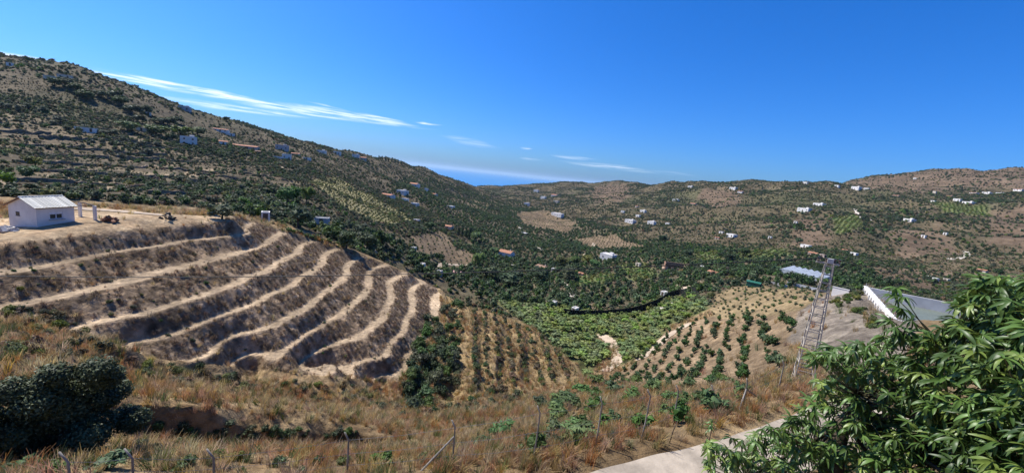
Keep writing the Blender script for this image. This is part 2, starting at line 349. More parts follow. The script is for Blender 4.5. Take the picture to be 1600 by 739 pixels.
def grid_mesh(name, X, Y, Z, C, wrap=True):
    na, nr = X.shape
    me = bpy.data.meshes.new(name); n = na*nr
    co = np.stack([X, Y, Z], -1).reshape(-1, 3).astype(np.float32)
    me.vertices.add(n); me.vertices.foreach_set('co', co.ravel())
    i, j = np.meshgrid(np.arange(na-1), np.arange(nr-1), indexing='ij')
    a = (i*nr+j).ravel(); q = np.stack([a, a+1, a+nr+1, a+nr], 1).astype(np.int32)
    me.loops.add(q.size); me.polygons.add(len(q))
    me.loops.foreach_set('vertex_index', q.ravel()); me.polygons.foreach_set('loop_start', np.arange(0, q.size, 4, dtype=np.int32)); 
    me.update(calc_edges=True)
    me.polygons.foreach_set('use_smooth', np.ones(len(q), bool))
    at = me.color_attributes.new('albedo', 'FLOAT_COLOR', 'POINT')
    at.data.foreach_set('color', np.c_[C.reshape(-1, 3), np.ones(n)].astype(np.float32).ravel())
    me.validate(); return me
def ground_z(x, y):
    """height of the terrain sheet itself"""
    x = np.atleast_1d(np.asarray(x, float)); y = np.atleast_1d(np.asarray(y, float))
    a = np.degrees(np.arctan2(x, y)); lr = np.log(np.maximum(np.hypot(x, y), 2.01))
    ia = np.clip(np.searchsorted(AZ, a)-1, 0, NA-2); ir = np.clip(np.searchsorted(LR, lr)-1, 0, NR-2)
    fa = (a-AZ[ia])/(AZ[ia+1]-AZ[ia]); fr = (lr-LR[ir])/(LR[ir+1]-LR[ir])
    return Z[ia, ir]*(1-fa)*(1-fr)+Z[ia+1, ir]*fa*(1-fr)+Z[ia, ir+1]*(1-fa)*fr+Z[ia+1, ir+1]*fa*fr
def ground_cls(x, y):
    a = np.degrees(np.arctan2(x, y)); lr = np.log(np.hypot(x, y))
    return CLS[np.clip(np.searchsorted(AZ, a), 0, NA-1), np.clip(np.searchsorted(LR, lr), 0, NR-1)]
def hit(px, py, rmin=4.0):
    """where the sight line through a pixel first meets the ground -> (x, y, z)"""
    a, t = pix(px, py)
    r = np.exp(np.linspace(math.log(rmin), math.log(8000), 6000))
    x = r*math.sin(a); y = r*math.cos(a); g = ground_z(x, y)
    k = np.argmax(g >= t*r)
    if g[k] < t*r[k]:                                                     # just over a skyline: the nearest ground to the ray
        k = np.argmin(np.abs(g/r-t))
    return float(x[k]), float(y[k]), float(g[k])
# ------------------------------------------------------------------ materials
MATS = {}
def mat(name, col, rough=0.85, bump=0.0, bscale=20, var=0.15, vscale=3.0, spec=0.3, metal=0.0, col2=None, rnd=0.0, trans=0.0, coord='Object'):
    if name in MATS: return MATS[name]
    mt = bpy.data.materials.new(name); mt.use_nodes = True; nt = mt.node_tree; q = NB(nt)
    bs = nt.nodes['Principled BSDF']; bs.inputs['Roughness'].default_value = rough; bs.inputs['Metallic'].default_value = metal
    bs.inputs['Specular IOR Level'].default_value = spec
    tcn = q.n('ShaderNodeTexCoord').outputs[coord]
    nf = q.noise(tcn, vscale, 5, 0.6)
    dark = tuple(c*(1-var*1.6) for c in col); lite = tuple(min(1, c*(1+var)) for c in (col2 or col))
    c = q.mix(q.mr(nf, .3, .7, 0, 1), dark, lite)
    if rnd:
        rn = q.n('ShaderNodeObjectInfo').outputs['Random']
        hsn = q.n('ShaderNodeHueSaturation'); q.l(c, hsn.inputs['Color'])
        q.l(q.mr(rn, 0, 1, 1-rnd, 1+rnd, False), hsn.inputs['Value'])
        q.l(q.m('MULTIPLY_ADD', q.m('FRACT', q.m('MULTIPLY', rn, 7.31)), 0.05, 0.475), hsn.inputs['Hue'])
        q.l(q.m('MULTIPLY_ADD', q.m('FRACT', q.m('MULTIPLY', rn, 13.7)), 0.4, 0.75), hsn.inputs['Saturation'])
        c = hsn.outputs[0]
    q.l(c, bs.inputs['Base Color'])
    if bump:
        bn = q.n('ShaderNodeBump'); bn.inputs['Strength'].default_value = bump; bn.inputs['Distance'].default_value = 0.05
        q.l(q.noise(tcn, bscale, 4, .6), bn.inputs['Height']); q.l(bn.outputs[0], bs.inputs['Normal'])
    if trans:
        tr = q.n('ShaderNodeBsdfTranslucent'); q.l(c, tr.inputs[0]); ms = q.n('ShaderNodeMixShader'); ms.inputs[0].default_value = trans
        q.l(bs.outputs[0], ms.inputs[1]); q.l(tr.outputs[0], ms.inputs[2]); q.l(ms.outputs[0], nt.nodes['Material Output'].inputs[0])
    MATS[name] = mt; return mt
def ground_material():
    mt = bpy.data.materials.new('ground'); mt.use_nodes = True; nt = mt.node_tree; q = NB(nt); bs = nt.nodes['Principled BSDF']
    bs.inputs['Roughness'].default_value = 0.95; bs.inputs['Specular IOR Level'].default_value = 0.1
    at = q.n('ShaderNodeAttribute', attribute_name='albedo').outputs['Color']
    pos = q.n('ShaderNodeNewGeometry').outputs['Position']
    n1 = q.noise(pos, 1.7, 6, .65); n2 = q.noise(pos, 0.16, 5, .6); n3 = q.noise(pos, 0.03, 5, .6)
    k = q.m('MULTIPLY', q.mr(n1, .25, .75, .62, 1.38), q.m('MULTIPLY', q.mr(n2, .3, .7, .72, 1.25), q.mr(n3, .3, .7, .78, 1.22)))
    cc = q.n('ShaderNodeCombineColor'); [q.l(k, cc.inputs[i]) for i in range(3)]
    c = q.mix(1.0, at, cc.outputs[0], 'MULTIPLY')
    q.l(c, bs.inputs['Base Color'])
    bn = q.n('ShaderNodeBump'); bn.inputs['Strength'].default_value = 0.9; bn.inputs['Distance'].default_value = 0.25
    q.l(q.noise(pos, 3.1, 6, .7), bn.inputs['Height'])
    bn2 = q.n('ShaderNodeBump'); bn2.inputs['Strength'].default_value = 0.5; bn2.inputs['Distance'].default_value = 3.0
    q.l(q.noise(pos, .12, 6, .65), bn2.inputs['Height']); q.l(bn2.outputs[0], bn.inputs['Normal'])
    q.l(bn.outputs[0], bs.inputs['Normal'])
    return mt
def tag(o, label=None, cat=None, group=None, kind=None):
    if label: o['label'] = label
    if cat: o['category'] = cat
    if group: o['group'] = group
    if kind: o['kind'] = kind
    return o
def link(name, data, parent=None, loc=None, rz=None):
    o = bpy.data.objects.new(name, data); COL.objects.link(o)
    if parent is not None: o.parent = parent
    if loc is not None: o.location = loc
    if rz is not None: o.rotation_euler = (0, 0, rz)
    return o
gm = grid_mesh('hillside', X, Y, Z, C); gm.materials.append(ground_material())
tag(link('terrain', gm), kind='structure')
# the sea, a long way below
me = bpy.data.meshes.new('sea'); me.from_pydata([(-150000, 3500, SEA), (150000, 3500, SEA), (150000, 220000, SEA), (-150000, 220000, SEA)], [], [(0, 1, 2, 3)])
ms = bpy.data.materials.new('sea'); ms.use_nodes = True; q = NB(ms.node_tree); bs = ms.node_tree.nodes['Principled BSDF']
bs.inputs['Base Color'].default_value = (.03, .17, .37, 1); bs.inputs['Roughness'].default_value = .35; bs.inputs['Specular IOR Level'].default_value = .25
me.materials.append(ms); tag(link('sea', me), kind='structure')
# ------------------------------------------------------------------ mesh helpers
class MB:
    def __init__(s): s.v = []; s.f = []
    def add(s, vs, fs):
        o = len(s.v); s.v += [tuple(p) for p in vs]; s.f += [tuple(i+o for i in q_) for q_ in fs]; return s
    def box(s, c, d, rz=0.0):
        ca, sa = math.cos(rz), math.sin(rz); vs = []
        for dx in (-.5, .5):
            for dy in (-.5, .5):
                for dz in (-.5, .5):
                    x, y = dx*d[0], dy*d[1]; vs.append((c[0]+x*ca-y*sa, c[1]+x*sa+y*ca, c[2]+dz*d[2]))
        return s.add(vs, [(0,1,3,2),(4,6,7,5),(0,4,5,1),(2,3,7,6),(0,2,6,4),(1,5,7,3)])
    def beam(s, p, q_, w, h=None):
        p, q_ = Vector(p), Vector(q_); d = (q_-p).normalized(); h = h or w
        a = d.cross(Vector((0, 0, 1))) if abs(d.z) < .95 else d.cross(Vector((1, 0, 0))); a.normalize(); c = a.cross(d)
        vs = [e+a*(i*w/2)+c*(j*h/2) for e in (p, q_) for i, j in ((-1,-1),(1,-1),(1,1),(-1,1))]
        return s.add(vs, [(0,1,2,3),(7,6,5,4),(0,4,5,1),(1,5,6,2),(2,6,7,3),(3,7,4,0)])
    def tube(s, pts, rad, n=6, cap=True):
        pts = [Vector(p) for p in pts]; rad = rad if hasattr(rad, '__len__') else [rad]*len(pts); vs = []; fs = []
        for i, p in enumerate(pts):
            d = (pts[min(i+1, len(pts)-1)]-pts[max(i-1, 0)]).normalized()
            a = d.cross(Vector((0, 0, 1))) if abs(d.z) < .9 else d.cross(Vector((1, 0, 0))); a.normalize(); c = a.cross(d)
            for k in range(n): vs.append(p+(a*math.cos(2*math.pi*k/n)+c*math.sin(2*math.pi*k/n))*rad[i])
        for i in range(len(pts)-1):
            for k in range(n): fs.append((i*n+k, i*n+(k+1) % n, (i+1)*n+(k+1) % n, (i+1)*n+k))
        if cap: fs.append(tuple(range(n))[::-1]); fs.append(tuple(range((len(pts)-1)*n, len(pts)*n)))
        return s.add(vs, fs)
    def mesh(s, name, m_, smooth=False):
        me = bpy.data.meshes.new(name); me.from_pydata(s.v, [], s.f); me.materials.append(m_)
        if smooth: me.polygons.foreach_set('use_smooth', np.ones(len(me.polygons), bool))
        return me
    def build(s, name, m_, parent=None, loc=None, rz=None, smooth=False): return link(name, s.mesh(name, m_, smooth), parent, loc, rz)
def empty(name, loc, rz=0.0, sc=1.0):
    o = link(name, None, None, loc, rz); o.scale = (sc,)*3 if not hasattr(sc, '__len__') else sc; o.empty_display_size = .2; return o
def np_mesh(name, co, faces, m_, smooth=False):
    me = bpy.data.meshes.new(name); k = faces.shape[1]
    me.vertices.add(len(co)); me.vertices.foreach_set('co', np.asarray(co, np.float32).ravel())
    me.loops.add(faces.size); me.polygons.add(len(faces)); me.loops.foreach_set('vertex_index', faces.astype(np.int32).ravel())
    me.polygons.foreach_set('loop_start', np.arange(0, faces.size, k, dtype=np.int32)); me.update(calc_edges=True)
    if smooth: me.polygons.foreach_set('use_smooth', np.ones(len(faces), bool))
    me.materials.append(m_); return me
def leaf_cloud(blobs, n, size, rng, aspect=1.7, shell=.55, up=.5, droop=0.0):
    """n leaf-sized quads spread through lumpy blobs (cx, cy, cz, rx, ry, rz)"""
    B = np.array(blobs, float); vol = (B[:, 3]*B[:, 4]+B[:, 4]*B[:, 5]+B[:, 3]*B[:, 5]); k = rng.choice(len(B), n, p=vol/vol.sum())
    d = rng.normal(size=(n, 3)); d /= np.linalg.norm(d, axis=1)[:, None]; rad = (shell+(1-shell)*rng.random(n))*(1+rng.normal(size=n)*.07)
    c = B[k, :3]+d*B[k, 3:]*rad[:, None]
    nr = d*.7+rng.normal(size=(n, 3))*.55+np.array((0, 0, up)); nr /= np.linalg.norm(nr, axis=1)[:, None]
    t = rng.normal(size=(n, 3)); t[:, 2] -= droop; t -= nr*(t*nr).sum(1)[:, None]; t /= np.linalg.norm(t, axis=1)[:, None]; w = np.cross(nr, t)
    L = size*(.6+.8*rng.random(n))[:, None]; Wd = L/aspect
    fold = nr*L*.12
    co = np.stack([c-t*L*.5, c+w*Wd*.5+fold, c+t*L*.5, c-w*Wd*.5+fold], 1).reshape(-1, 3)
    return co, np.arange(4*n).reshape(n, 4)
def core_blobs(blobs, rng, k=.72, sub=2):
    vs, fs = [], []
    bm = bmesh.new(); bmesh.ops.create_icosphere(bm, subdivisions=sub, radius=1.0)
    v0 = np.array([v.co for v in bm.verts]); f0 = np.array([[v.index for v in f.verts] for f in bm.faces]); bm.free(); o = 0
    for bl in blobs:
        v = v0*(k*(1+.16*rng.normal(size=len(v0))))[:, None]*np.array(bl[3:])+np.array(bl[:3]); vs.append(v); fs.append(f0+o); o += len(v)
    return np.concatenate(vs), np.concatenate(fs)
def crown_mesh(name, blobs, n, size, m_, seed, core=.7, **kw):
    rng = np.random.default_rng(seed); co, fa = leaf_cloud(blobs, n, size, rng, **kw)
    if core:
        c2, f2 = core_blobs(blobs, rng, core, 1); q_ = np.c_[f2, f2[:, 2]]
        me = bpy.data.meshes.new(name)
        me.from_pydata(np.r_[co, c2].tolist(), [], fa.tolist()+(f2+len(co)).tolist()); me.materials.append(m_); return me
    return np_mesh(name, co, fa, m_)
def lumpy(rng, r, h, n, spread=.6):
    """blobs of an uneven crown of radius r and height h sitting on z = 0"""
    out = [(0, 0, h*.5, r*.72, r*.72, h*.46)]
    for _ in range(n):
        a = rng.random()*6.28; q_ = spread*r*(.5+.6*rng.random()); z = h*(.25+.6*rng.random()); s_ = r*(.28+.24*rng.random())
        out.append((q_*math.cos(a), q_*math.sin(a), z, s_, s_, s_*.85))
    return out
G = {}
def leafmat(name, col, col2=None, rnd=.3, rough=.6, spec=.25, trans=.30): return mat(name, col, rough=rough, var=.25, vscale=1.3, spec=spec, col2=col2, rnd=rnd, trans=trans)
M_DARK = leafmat('dark_foliage', (0.043, 0.070, 0.025), (0.070, 0.105, 0.037)); M_OLIVE = leafmat('grey_olive_foliage', (0.090, 0.106, 0.054), (0.126, 0.144, 0.074))
M_MID = leafmat('green_foliage', (0.070, 0.120, 0.031), (0.102, 0.168, 0.046)); M_BRIGHT = leafmat('bright_foliage', (0.098, 0.178, 0.032), (0.138, 0.230, 0.052))
M_DRY = leafmat('dry_brush', (.17, .115, .06), (.24, .17, .09)); M_YEL = leafmat('yellow_green_foliage', (.13, .15, .035), (.18, .19, .05))
M_VAL = leafmat('grove_foliage', (0.047, 0.088, 0.026), (0.078, 0.130, 0.039)); M_MANGO = leafmat('mango_leaf', (0.066, 0.133, 0.026), (0.116, 0.199, 0.047), rnd=0, rough=.42, spec=.4)
M_BARK = mat('bark', (.09, .07, .05), rough=.95, bump=.6, bscale=12, var=.3)
M_STRAW = leafmat('straw_grass', (.38, .26, .115), (.52, .38, .19), rnd=.3, trans=.45); M_RUST = leafmat('rust_grass', (.34, .185, .07), (.46, .27, .115), rnd=.3, trans=.45); M_BRUSH = leafmat('dark_dry_weeds', (0.156, 0.104, 0.065), (0.247, 0.169, 0.104), rnd=.35)
M_GGRASS = leafmat('green_grass', (.10, .14, .035), (.16, .18, .06), rnd=.3)
# ------------------------------------------------------------------ scatter (uncountable cover only)
def protos(name, meshes):
    c = bpy.data.collections.new(name)
    for i, me in enumerate(meshes):
        o = bpy.data.objects.new(name+'_form', me); c.objects.link(o)
    return c
def scatter_group(coll):
    ng = bpy.data.node_groups.new('scatter_'+coll.name, 'GeometryNodeTree')
    ng.interface.new_socket('Geometry', in_out='INPUT', socket_type='NodeSocketGeometry'); ng.interface.new_socket('Geometry', in_out='OUTPUT', socket_type='NodeSocketGeometry')
    N = ng.nodes.new; gi = N('NodeGroupInput'); go = N('NodeGroupOutput'); ip = N('GeometryNodeInstanceOnPoints'); ci = N('GeometryNodeCollectionInfo')
    ci.inputs['Collection'].default_value = coll; ci.inputs['Separate Children'].default_value = True; ci.inputs['Reset Children'].default_value = True
    ip.inputs['Pick Instance'].default_value = True
    def na(n, t): x = N('GeometryNodeInputNamedAttribute'); x.data_type = t; x.inputs['Name'].default_value = n; return x.outputs['Attribute']
    l = ng.links.new
    l(gi.outputs[0], ip.inputs['Points']); l(ci.outputs[0], ip.inputs['Instance']); l(na('idx', 'INT'), ip.inputs['Instance Index'])
    e2r = N('FunctionNodeEulerToRotation'); l(na('rot', 'FLOAT_VECTOR'), e2r.inputs[0]); l(e2r.outputs[0], ip.inputs['Rotation']); l(na('scl', 'FLOAT_VECTOR'), ip.inputs['Scale'])
    l(ip.outputs[0], go.inputs[0]); return ng
def scatter(name, coll, pos, scl, label, cat, tilt=.12, idx=None, squash=.25):
    n = len(pos); me = bpy.data.meshes.new(name); me.vertices.add(n); me.vertices.foreach_set('co', np.asarray(pos, np.float32).ravel())
    rot = np.c_[RNG.normal(size=(n, 2))*tilt, RNG.random(n)*6.283]
    sc = np.asarray(scl)[:, None]*(1+squash*(RNG.random((n, 3))-.5)); k = len(coll.objects)
    a = me.attributes.new('rot', 'FLOAT_VECTOR', 'POINT'); a.data.foreach_set('vector', rot.astype(np.float32).ravel())
    a = me.attributes.new('scl', 'FLOAT_VECTOR', 'POINT'); a.data.foreach_set('vector', sc.astype(np.float32).ravel())
    a = me.attributes.new('idx', 'INT', 'POINT'); a.data.foreach_set('value', (RNG.integers(0, k, n) if idx is None else idx).astype(np.int32))
    o = link(name, me); md = o.modifiers.new('scatter', 'NODES'); md.node_group = scatter_group(coll)
    return tag(o, label, cat, kind='stuff')
HZ = np.maximum.accumulate(np.where(RG > 9, Z/RG, -9), axis=1)
def seen(x, y, z, h):
    r = np.hypot(x, y); a = np.degrees(np.arctan2(x, y))
    ia = np.clip(np.searchsorted(AZ, a), 0, NA-1); ir = np.clip(np.searchsorted(LR, np.log(r))-3, 0, NR-1)
    return (z+h)/r > HZ[ia, ir]-0.012
def sample(n, r0, r1, a0=-59, a1=59, keep=None, h=2.0, power=2.0):
    u = RNG.random(n); r = (r0**power+u*(r1**power-r0**power))**(1/power); a = np.radians(a0+(a1-a0)*RNG.random(n))
    x = r*np.sin(a); y = r*np.cos(a); z = ground_z(x, y); k = seen(x, y, z, h)
    x, y, z = x[k], y[k], z[k]; c = ground_cls(x, y)
    if keep is not None:
        k = keep(x, y, c, np.hypot(x, y)); x, y, z, c = x[k], y[k], z[k], c[k]
    return np.c_[x, y, z], c
r_ = np.random.default_rng(3)
def shrub_set(name, mats, n, size, k, flat=.8, core=.6):
    out = []
    for i, m_ in enumerate(mats):
        rr = np.random.default_rng(100+i+len(name)); out.append(crown_mesh(name, lumpy(rr, 1.0, 1.5*flat, 4), n, size, m_, 200+i, core=core))
    return protos(name, out)
C_SCRUB = shrub_set('scrub', [M_DARK, M_OLIVE, M_MID, M_OLIVE, M_DARK, M_DRY, M_YEL, M_BRIGHT], 70, .48, 6)
C_GROVE = shrub_set('grove', [M_VAL, M_VAL, M_DARK, M_MID], 70, .5, 4, flat=.95)
C_VINE = shrub_set('vine_rows', [M_YEL, M_BRIGHT, M_YEL], 60, .5, 3, flat=.7)
C_NEARB = shrub_set('bush', [M_OLIVE, M_MID, M_DARK, M_YEL, M_DRY], 260, .26, 5)
def tuft(name, n, h, m_, seed, lean=.5, w=.012, rad=.16):
    rr = np.random.default_rng(seed); co = []; fa = []
    a = rr.random(n)*6.28; p = np.c_[np.cos(a), np.sin(a)]*(rr.random(n)*rad)[:, None]
    ln = h*(.5+.6*rr.random(n)); la = rr.random(n)*6.28; lm = lean*rr.random(n)
    for i in range(n):
        dx, dy = math.cos(la[i])*lm[i], math.sin(la[i])*lm[i]; px_, py_ = -math.sin(la[i])*w, math.cos(la[i])*w; L_ = ln[i]; o = len(co)
        co += [(p[i, 0]-px_, p[i, 1]-py_, -.05), (p[i, 0]+px_, p[i, 1]+py_, -.05), (p[i, 0]+dx*L_*.4+px_*.8, p[i, 1]+dy*L_*.4+py_*.8, L_*.6), (p[i, 0]+dx*L_*.4-px_*.8, p[i, 1]+dy*L_*.4-py_*.8, L_*.6),
               (p[i, 0]+dx*L_+px_*.35, p[i, 1]+dy*L_+py_*.35, L_*.95), (p[i, 0]+dx*L_-px_*.35, p[i, 1]+dy*L_-py_*.35, L_*.95)]
        fa += [(o, o+1, o+2, o+3), (o+3, o+2, o+4, o+5)]
    return np_mesh(name, np.array(co), np.array(fa), m_)
C_GRASS = protos('dry_grass', [tuft('dry_grass', 34, .75, mm, 300+i, lean=.75, w=.011, rad=.28) for i, mm in enumerate([M_STRAW, M_RUST, M_STRAW, M_RUST, M_GGRASS])])
C_WEED = protos('dry_weeds', [tuft('dry_weeds', 26, .5, mm, 330+i, lean=1.1, w=.018, rad=.3) for i, mm in enumerate([M_BRUSH, M_BRUSH, M_BRUSH, M_STRAW])])

# hillside scrub
nzf = lambda x, y, wl, s_: fbm(x, y, wl, 3, s_)
def lm_at(x, y): return LM[np.clip(np.searchsorted(AZ, np.degrees(np.arctan2(x, y))), 0, NA-1), np.clip(np.searchsorted(LR, np.log(np.hypot(x, y))), 0, NR-1)]
def keep_far(x, y, c, r):
    p = np.select([c == 11, c == 0, c == 10, c == 14, c == 9], [.72, .95, .40, .12, .25], 0.0)
    lmz = lm_at(x, y)
    p = p*(1-.6*lmz)*np.clip(.72+1.5*nzf(x, y, 70, 400)+.9*nzf(x, y, 18, 401), .06, 1.3)
    return RNG.random(len(x)) < p
pos1, c1 = sample(70000, 112, 420, keep=keep_far, h=2)
pos2, c2 = sample(260000, 420, 1700, keep=keep_far, h=2.5)
pos = np.r_[pos1, pos2]; rr_ = np.hypot(pos[:, 0], pos[:, 1])
wood = sstep(-.1, .5, nzf(pos[:, 0], pos[:, 1], 90, 410))
sc = (.5+1.0*RNG.random(len(pos))**2.2+1.2*wood*RNG.random(len(pos)))*np.where(rr_ > 500, 1.4, 1.0)
idx = RNG.choice(8, len(pos), p=[.22, .22, .15, .18, .09, .06, .05, .03])
scatter('hillside_scrub', C_SCRUB, pos-np.array((0, 0, .15)), sc, 'low grey green scrub dotted over the dry brown hillsides', 'scrub', idx=idx)
def keep_small(x, y, c, r): return RNG.random(len(x)) < np.select([c == 11, c == 0, c == 9], [.9, .8, .4], 0)*(1-.55*lm_at(x, y))*np.clip(.7+1.1*nzf(x, y, 25, 403), .1, 1)
ps, cs = sample(90000, 112, 480, keep=keep_small, h=1)
ps2, cs2 = sample(120000, 480, 1400, keep=keep_small, h=1); ps = np.r_[ps, ps2]
scatter('low_brush', C_SCRUB, ps, (.22+.35*RNG.random(len(ps)))*np.where(np.hypot(ps[:, 0], ps[:, 1]) > 480, 1.9, 1), 'low dry brush covering the slopes between the shrubs', 'brush', idx=RNG.choice([0, 1, 3, 5, 5, 6], len(ps)))
# groves in the valley: planted in lines along the slope
def rows(r0, r1, cls, sp, row, ang, jit, a0=-59, a1=59, h=3):
    e = np.arange(-r1, r1, sp); f = np.arange(-r1, r1, row); ca, sa = math.cos(ang), math.sin(ang)
    E_, F_ = np.meshgrid(e, f); E_ = E_.ravel(); F_ = F_.ravel(); x = E_*ca-F_*sa; y = E_*sa+F_*ca
    x = x+RNG.normal(size=x.size)*jit; y = y+RNG.normal(size=x.size)*jit
    r = np.hypot(x, y); a = np.degrees(np.arctan2(x, y)); k = (r > r0) & (r < r1) & (a > a0) & (a < a1); x, y = x[k], y[k]
    k = np.isin(ground_cls(x, y), cls); x, y = x[k], y[k]; z = ground_z(x, y); k = seen(x, y, z, h); return np.c_[x[k], y[k], z[k]]
gp = rows(118, 900, [9], 4.3, 4.8, .5, .7)
gp = gp[RNG.random(len(gp)) < np.clip(.88+1.2*nzf(gp[:, 0], gp[:, 1], 60, 420), .2, 1)]
def axis_depth(p): return float(np.dot(np.asarray(p), FWD))
def mpp(p): return axis_depth(p)/F_PX
def in_poly_px(pos, poly):
    px, py = project(pos[:, 0], pos[:, 1], pos[:, 2]); return inpoly(px, py, poly)
def poly_pts(poly, n, rmin=4.0):
    xs = [p[0] for p in poly]; ys = [p[1] for p in poly]; out = []
    while len(out) < n:
        x = RNG.uniform(min(xs), max(xs)); y = RNG.uniform(min(ys), max(ys))
        if inpoly(np.array([x]), np.array([y]), poly)[0]: out.append(hit(x, y, rmin))
    return np.array(out)
# --- trees: one form of each kind, copied
def trunk_mesh(name, h, r, rng, limbs=3, top=.75):
    m_ = MB(); b1 = Vector((rng.normal()*.04*h, rng.normal()*.04*h, h*.5))
    m_.tube([(0, 0, -.25*h if h < 2 else -.5), (0, 0, 0), b1, b1+Vector((rng.normal()*.05*h, rng.normal()*.05*h, h*(top-.5)))], [r*1.25, r, r*.75, r*.45], 6)
    for k in range(limbs):
        a = k*6.28/max(limbs, 1)+rng.random(); e = b1+Vector((math.cos(a)*h*.28, math.sin(a)*h*.28, h*(.2+.15*rng.random())))
        m_.tube([b1, (b1+e)/2+Vector((0, 0, .03*h)), e], [r*.6, r*.4, r*.2], 5)
    return m_.mesh(name, M_BARK, True)
SPEC = {}
def species(key, m_, n, size, shape, seed, **kw):
    rr = np.random.default_rng(seed)
    if shape == 'round': bl = [(c[0], c[1], c[2]+.22, *c[3:]) for c in lumpy(rr, .5, .78, 7, .75)]
    elif shape == 'cypress': bl = [(0, 0, .1+.16*i, .5*math.sin(math.pi*(.18+.16*i))**.8, .5*math.sin(math.pi*(.18+.16*i))**.8, .15) for i in range(6)]
    elif shape == 'low': bl = [(c[0], c[1], c[2]+.02, *c[3:]) for c in lumpy(rr, .5, .95, 7, .7)]
    SPEC[key] = (trunk_mesh('trunk', .7 if shape != 'low' else .5, .045, rr), crown_mesh('crown', bl, n, size, m_, seed+1, core=.66, **kw))
for i in range(3):
    species(('dark', i), M_DARK, 420, .13, 'round', 500+i); species(('olive', i), M_OLIVE, 420, .12, 'low', 510+i); species(('bright', i), M_BRIGHT, 420, .13, 'round', 520+i)
    species(('mid', i), M_MID, 420, .13, 'round', 530+i); species(('grove', i), leafmat('lime_foliage', (.17, .225, .055), (.23, .29, .085)), 110, .2, 'low', 540+i)
    species(('young', i), M_VAL, 130, .2, 'low', 550+i); species(('sapling', i), M_MID, 200, .2, 'round', 560+i, aspect=2.6, droop=.6, shell=.3)
species(('cypress', 0), M_DARK, 260, .12, 'cypress', 570); species(('cypress', 1), M_DARK, 260, .12, 'cypress', 571); species(('yellow', 0), M_YEL, 420, .13, 'round', 572)
NSP = {}
for k in SPEC: NSP[k[0]] = NSP.get(k[0], 0)+1
def tree(name, p, h, w, sp, label, cat='tree', group=None, rz=None):
    t_ = empty(name, p, RNG.random()*6.28 if rz is None else rz, (w, w, h)); tr, cr = SPEC[(sp, int(RNG.integers(NSP[sp])))]
    link('trunk', tr, t_); link('crown', cr, t_); return tag(t_, label, cat, group)
def tree_px(px, py, hp, wp, sp, label, name='tree', group=None, rmin=4.0, cat='tree'):
    p = hit(px, py, rmin); s_ = mpp(p); return tree(name, (p[0], p[1], p[2]-.1), hp*s_, wp*s_, sp, label, cat, group)
# dense bright grove on the valley terraces
g5 = rows(78, 172, [5], 2.3, 3.5, .35, .22); g5 = g5[np.argsort(np.hypot(g5[:, 0], g5[:, 1]))]

for p in g5[:300]:
    s_ = .85+.35*RNG.random(); tree('fruit_tree', tuple(p), 1.9*s_, 2.9*s_, 'grove', 'bright green fruit tree in the dense grove on the valley terraces', 'fruit tree', 'bright green grove on the valley terraces')
if len(g5) > 300: scatter('grove_rows', C_VINE, g5[300:], 1.1+.4*RNG.random(len(g5)-300), 'farther rows of the bright green grove', 'grove', idx=np.ones(len(g5)-300))
# young orchard on the bare slope to the right
g6 = rows(40, 124, [6], 2.0, 2.45, 1.02, .28); g6 = g6[RNG.random(len(g6)) < .9]; g6 = g6[np.argsort(np.hypot(g6[:, 0], g6[:, 1]))]

for p in g6[:300]:
    s_ = .55+.6*RNG.random(); tree('young_fruit_tree', tuple(p), 1.35*s_, 1.3*s_, 'young', 'small dark green young tree planted in rows on the bare tan orchard slope', 'fruit tree', 'young trees in rows on the tan orchard slope')
g7 = rows(70, 168, [7], 1.7, 2.3, .5, .3); g7 = g7[RNG.random(len(g7)) < .8]
scatter('seedling_rows', C_SCRUB, g7, .28+.3*RNG.random(len(g7)), 'rows of small green seedlings on the dry round knoll', 'seedlings', idx=RNG.choice([1, 2], len(g7)))
g15 = rows(120, 900, [15], 3.2, 4.2, .8, .4); scatter('pale_plots', C_VINE, g15, 1.0+.6*RNG.random(len(g15)), 'lighter green plots among the dark valley groves', 'grove')
g12 = rows(150, 900, [12], 4.0, 6.0, .3, .5); scatter('sparse_seedlings', C_SCRUB, g12, .5+.5*RNG.random(len(g12)), 'sparse young bushes planted on the bare brown fields', 'seedlings', idx=RNG.choice([1, 2], len(g12)))
g14 = rows(180, 600, [14], 2.2, 4.0, .2, .3); scatter('vineyard_rows', C_VINE, g14, .7+.3*RNG.random(len(g14)), 'yellow green vine rows on the spur below the left ridge', 'vineyard', idx=RNG.choice([0, 2], len(g14)))
scatter('valley_groves', C_GROVE, gp, 1.35+.95*RNG.random(len(gp)), 'dark green fruit groves filling the valley floor', 'grove', idx=RNG.choice(4, len(gp), p=[.36, .3, .2, .14]))
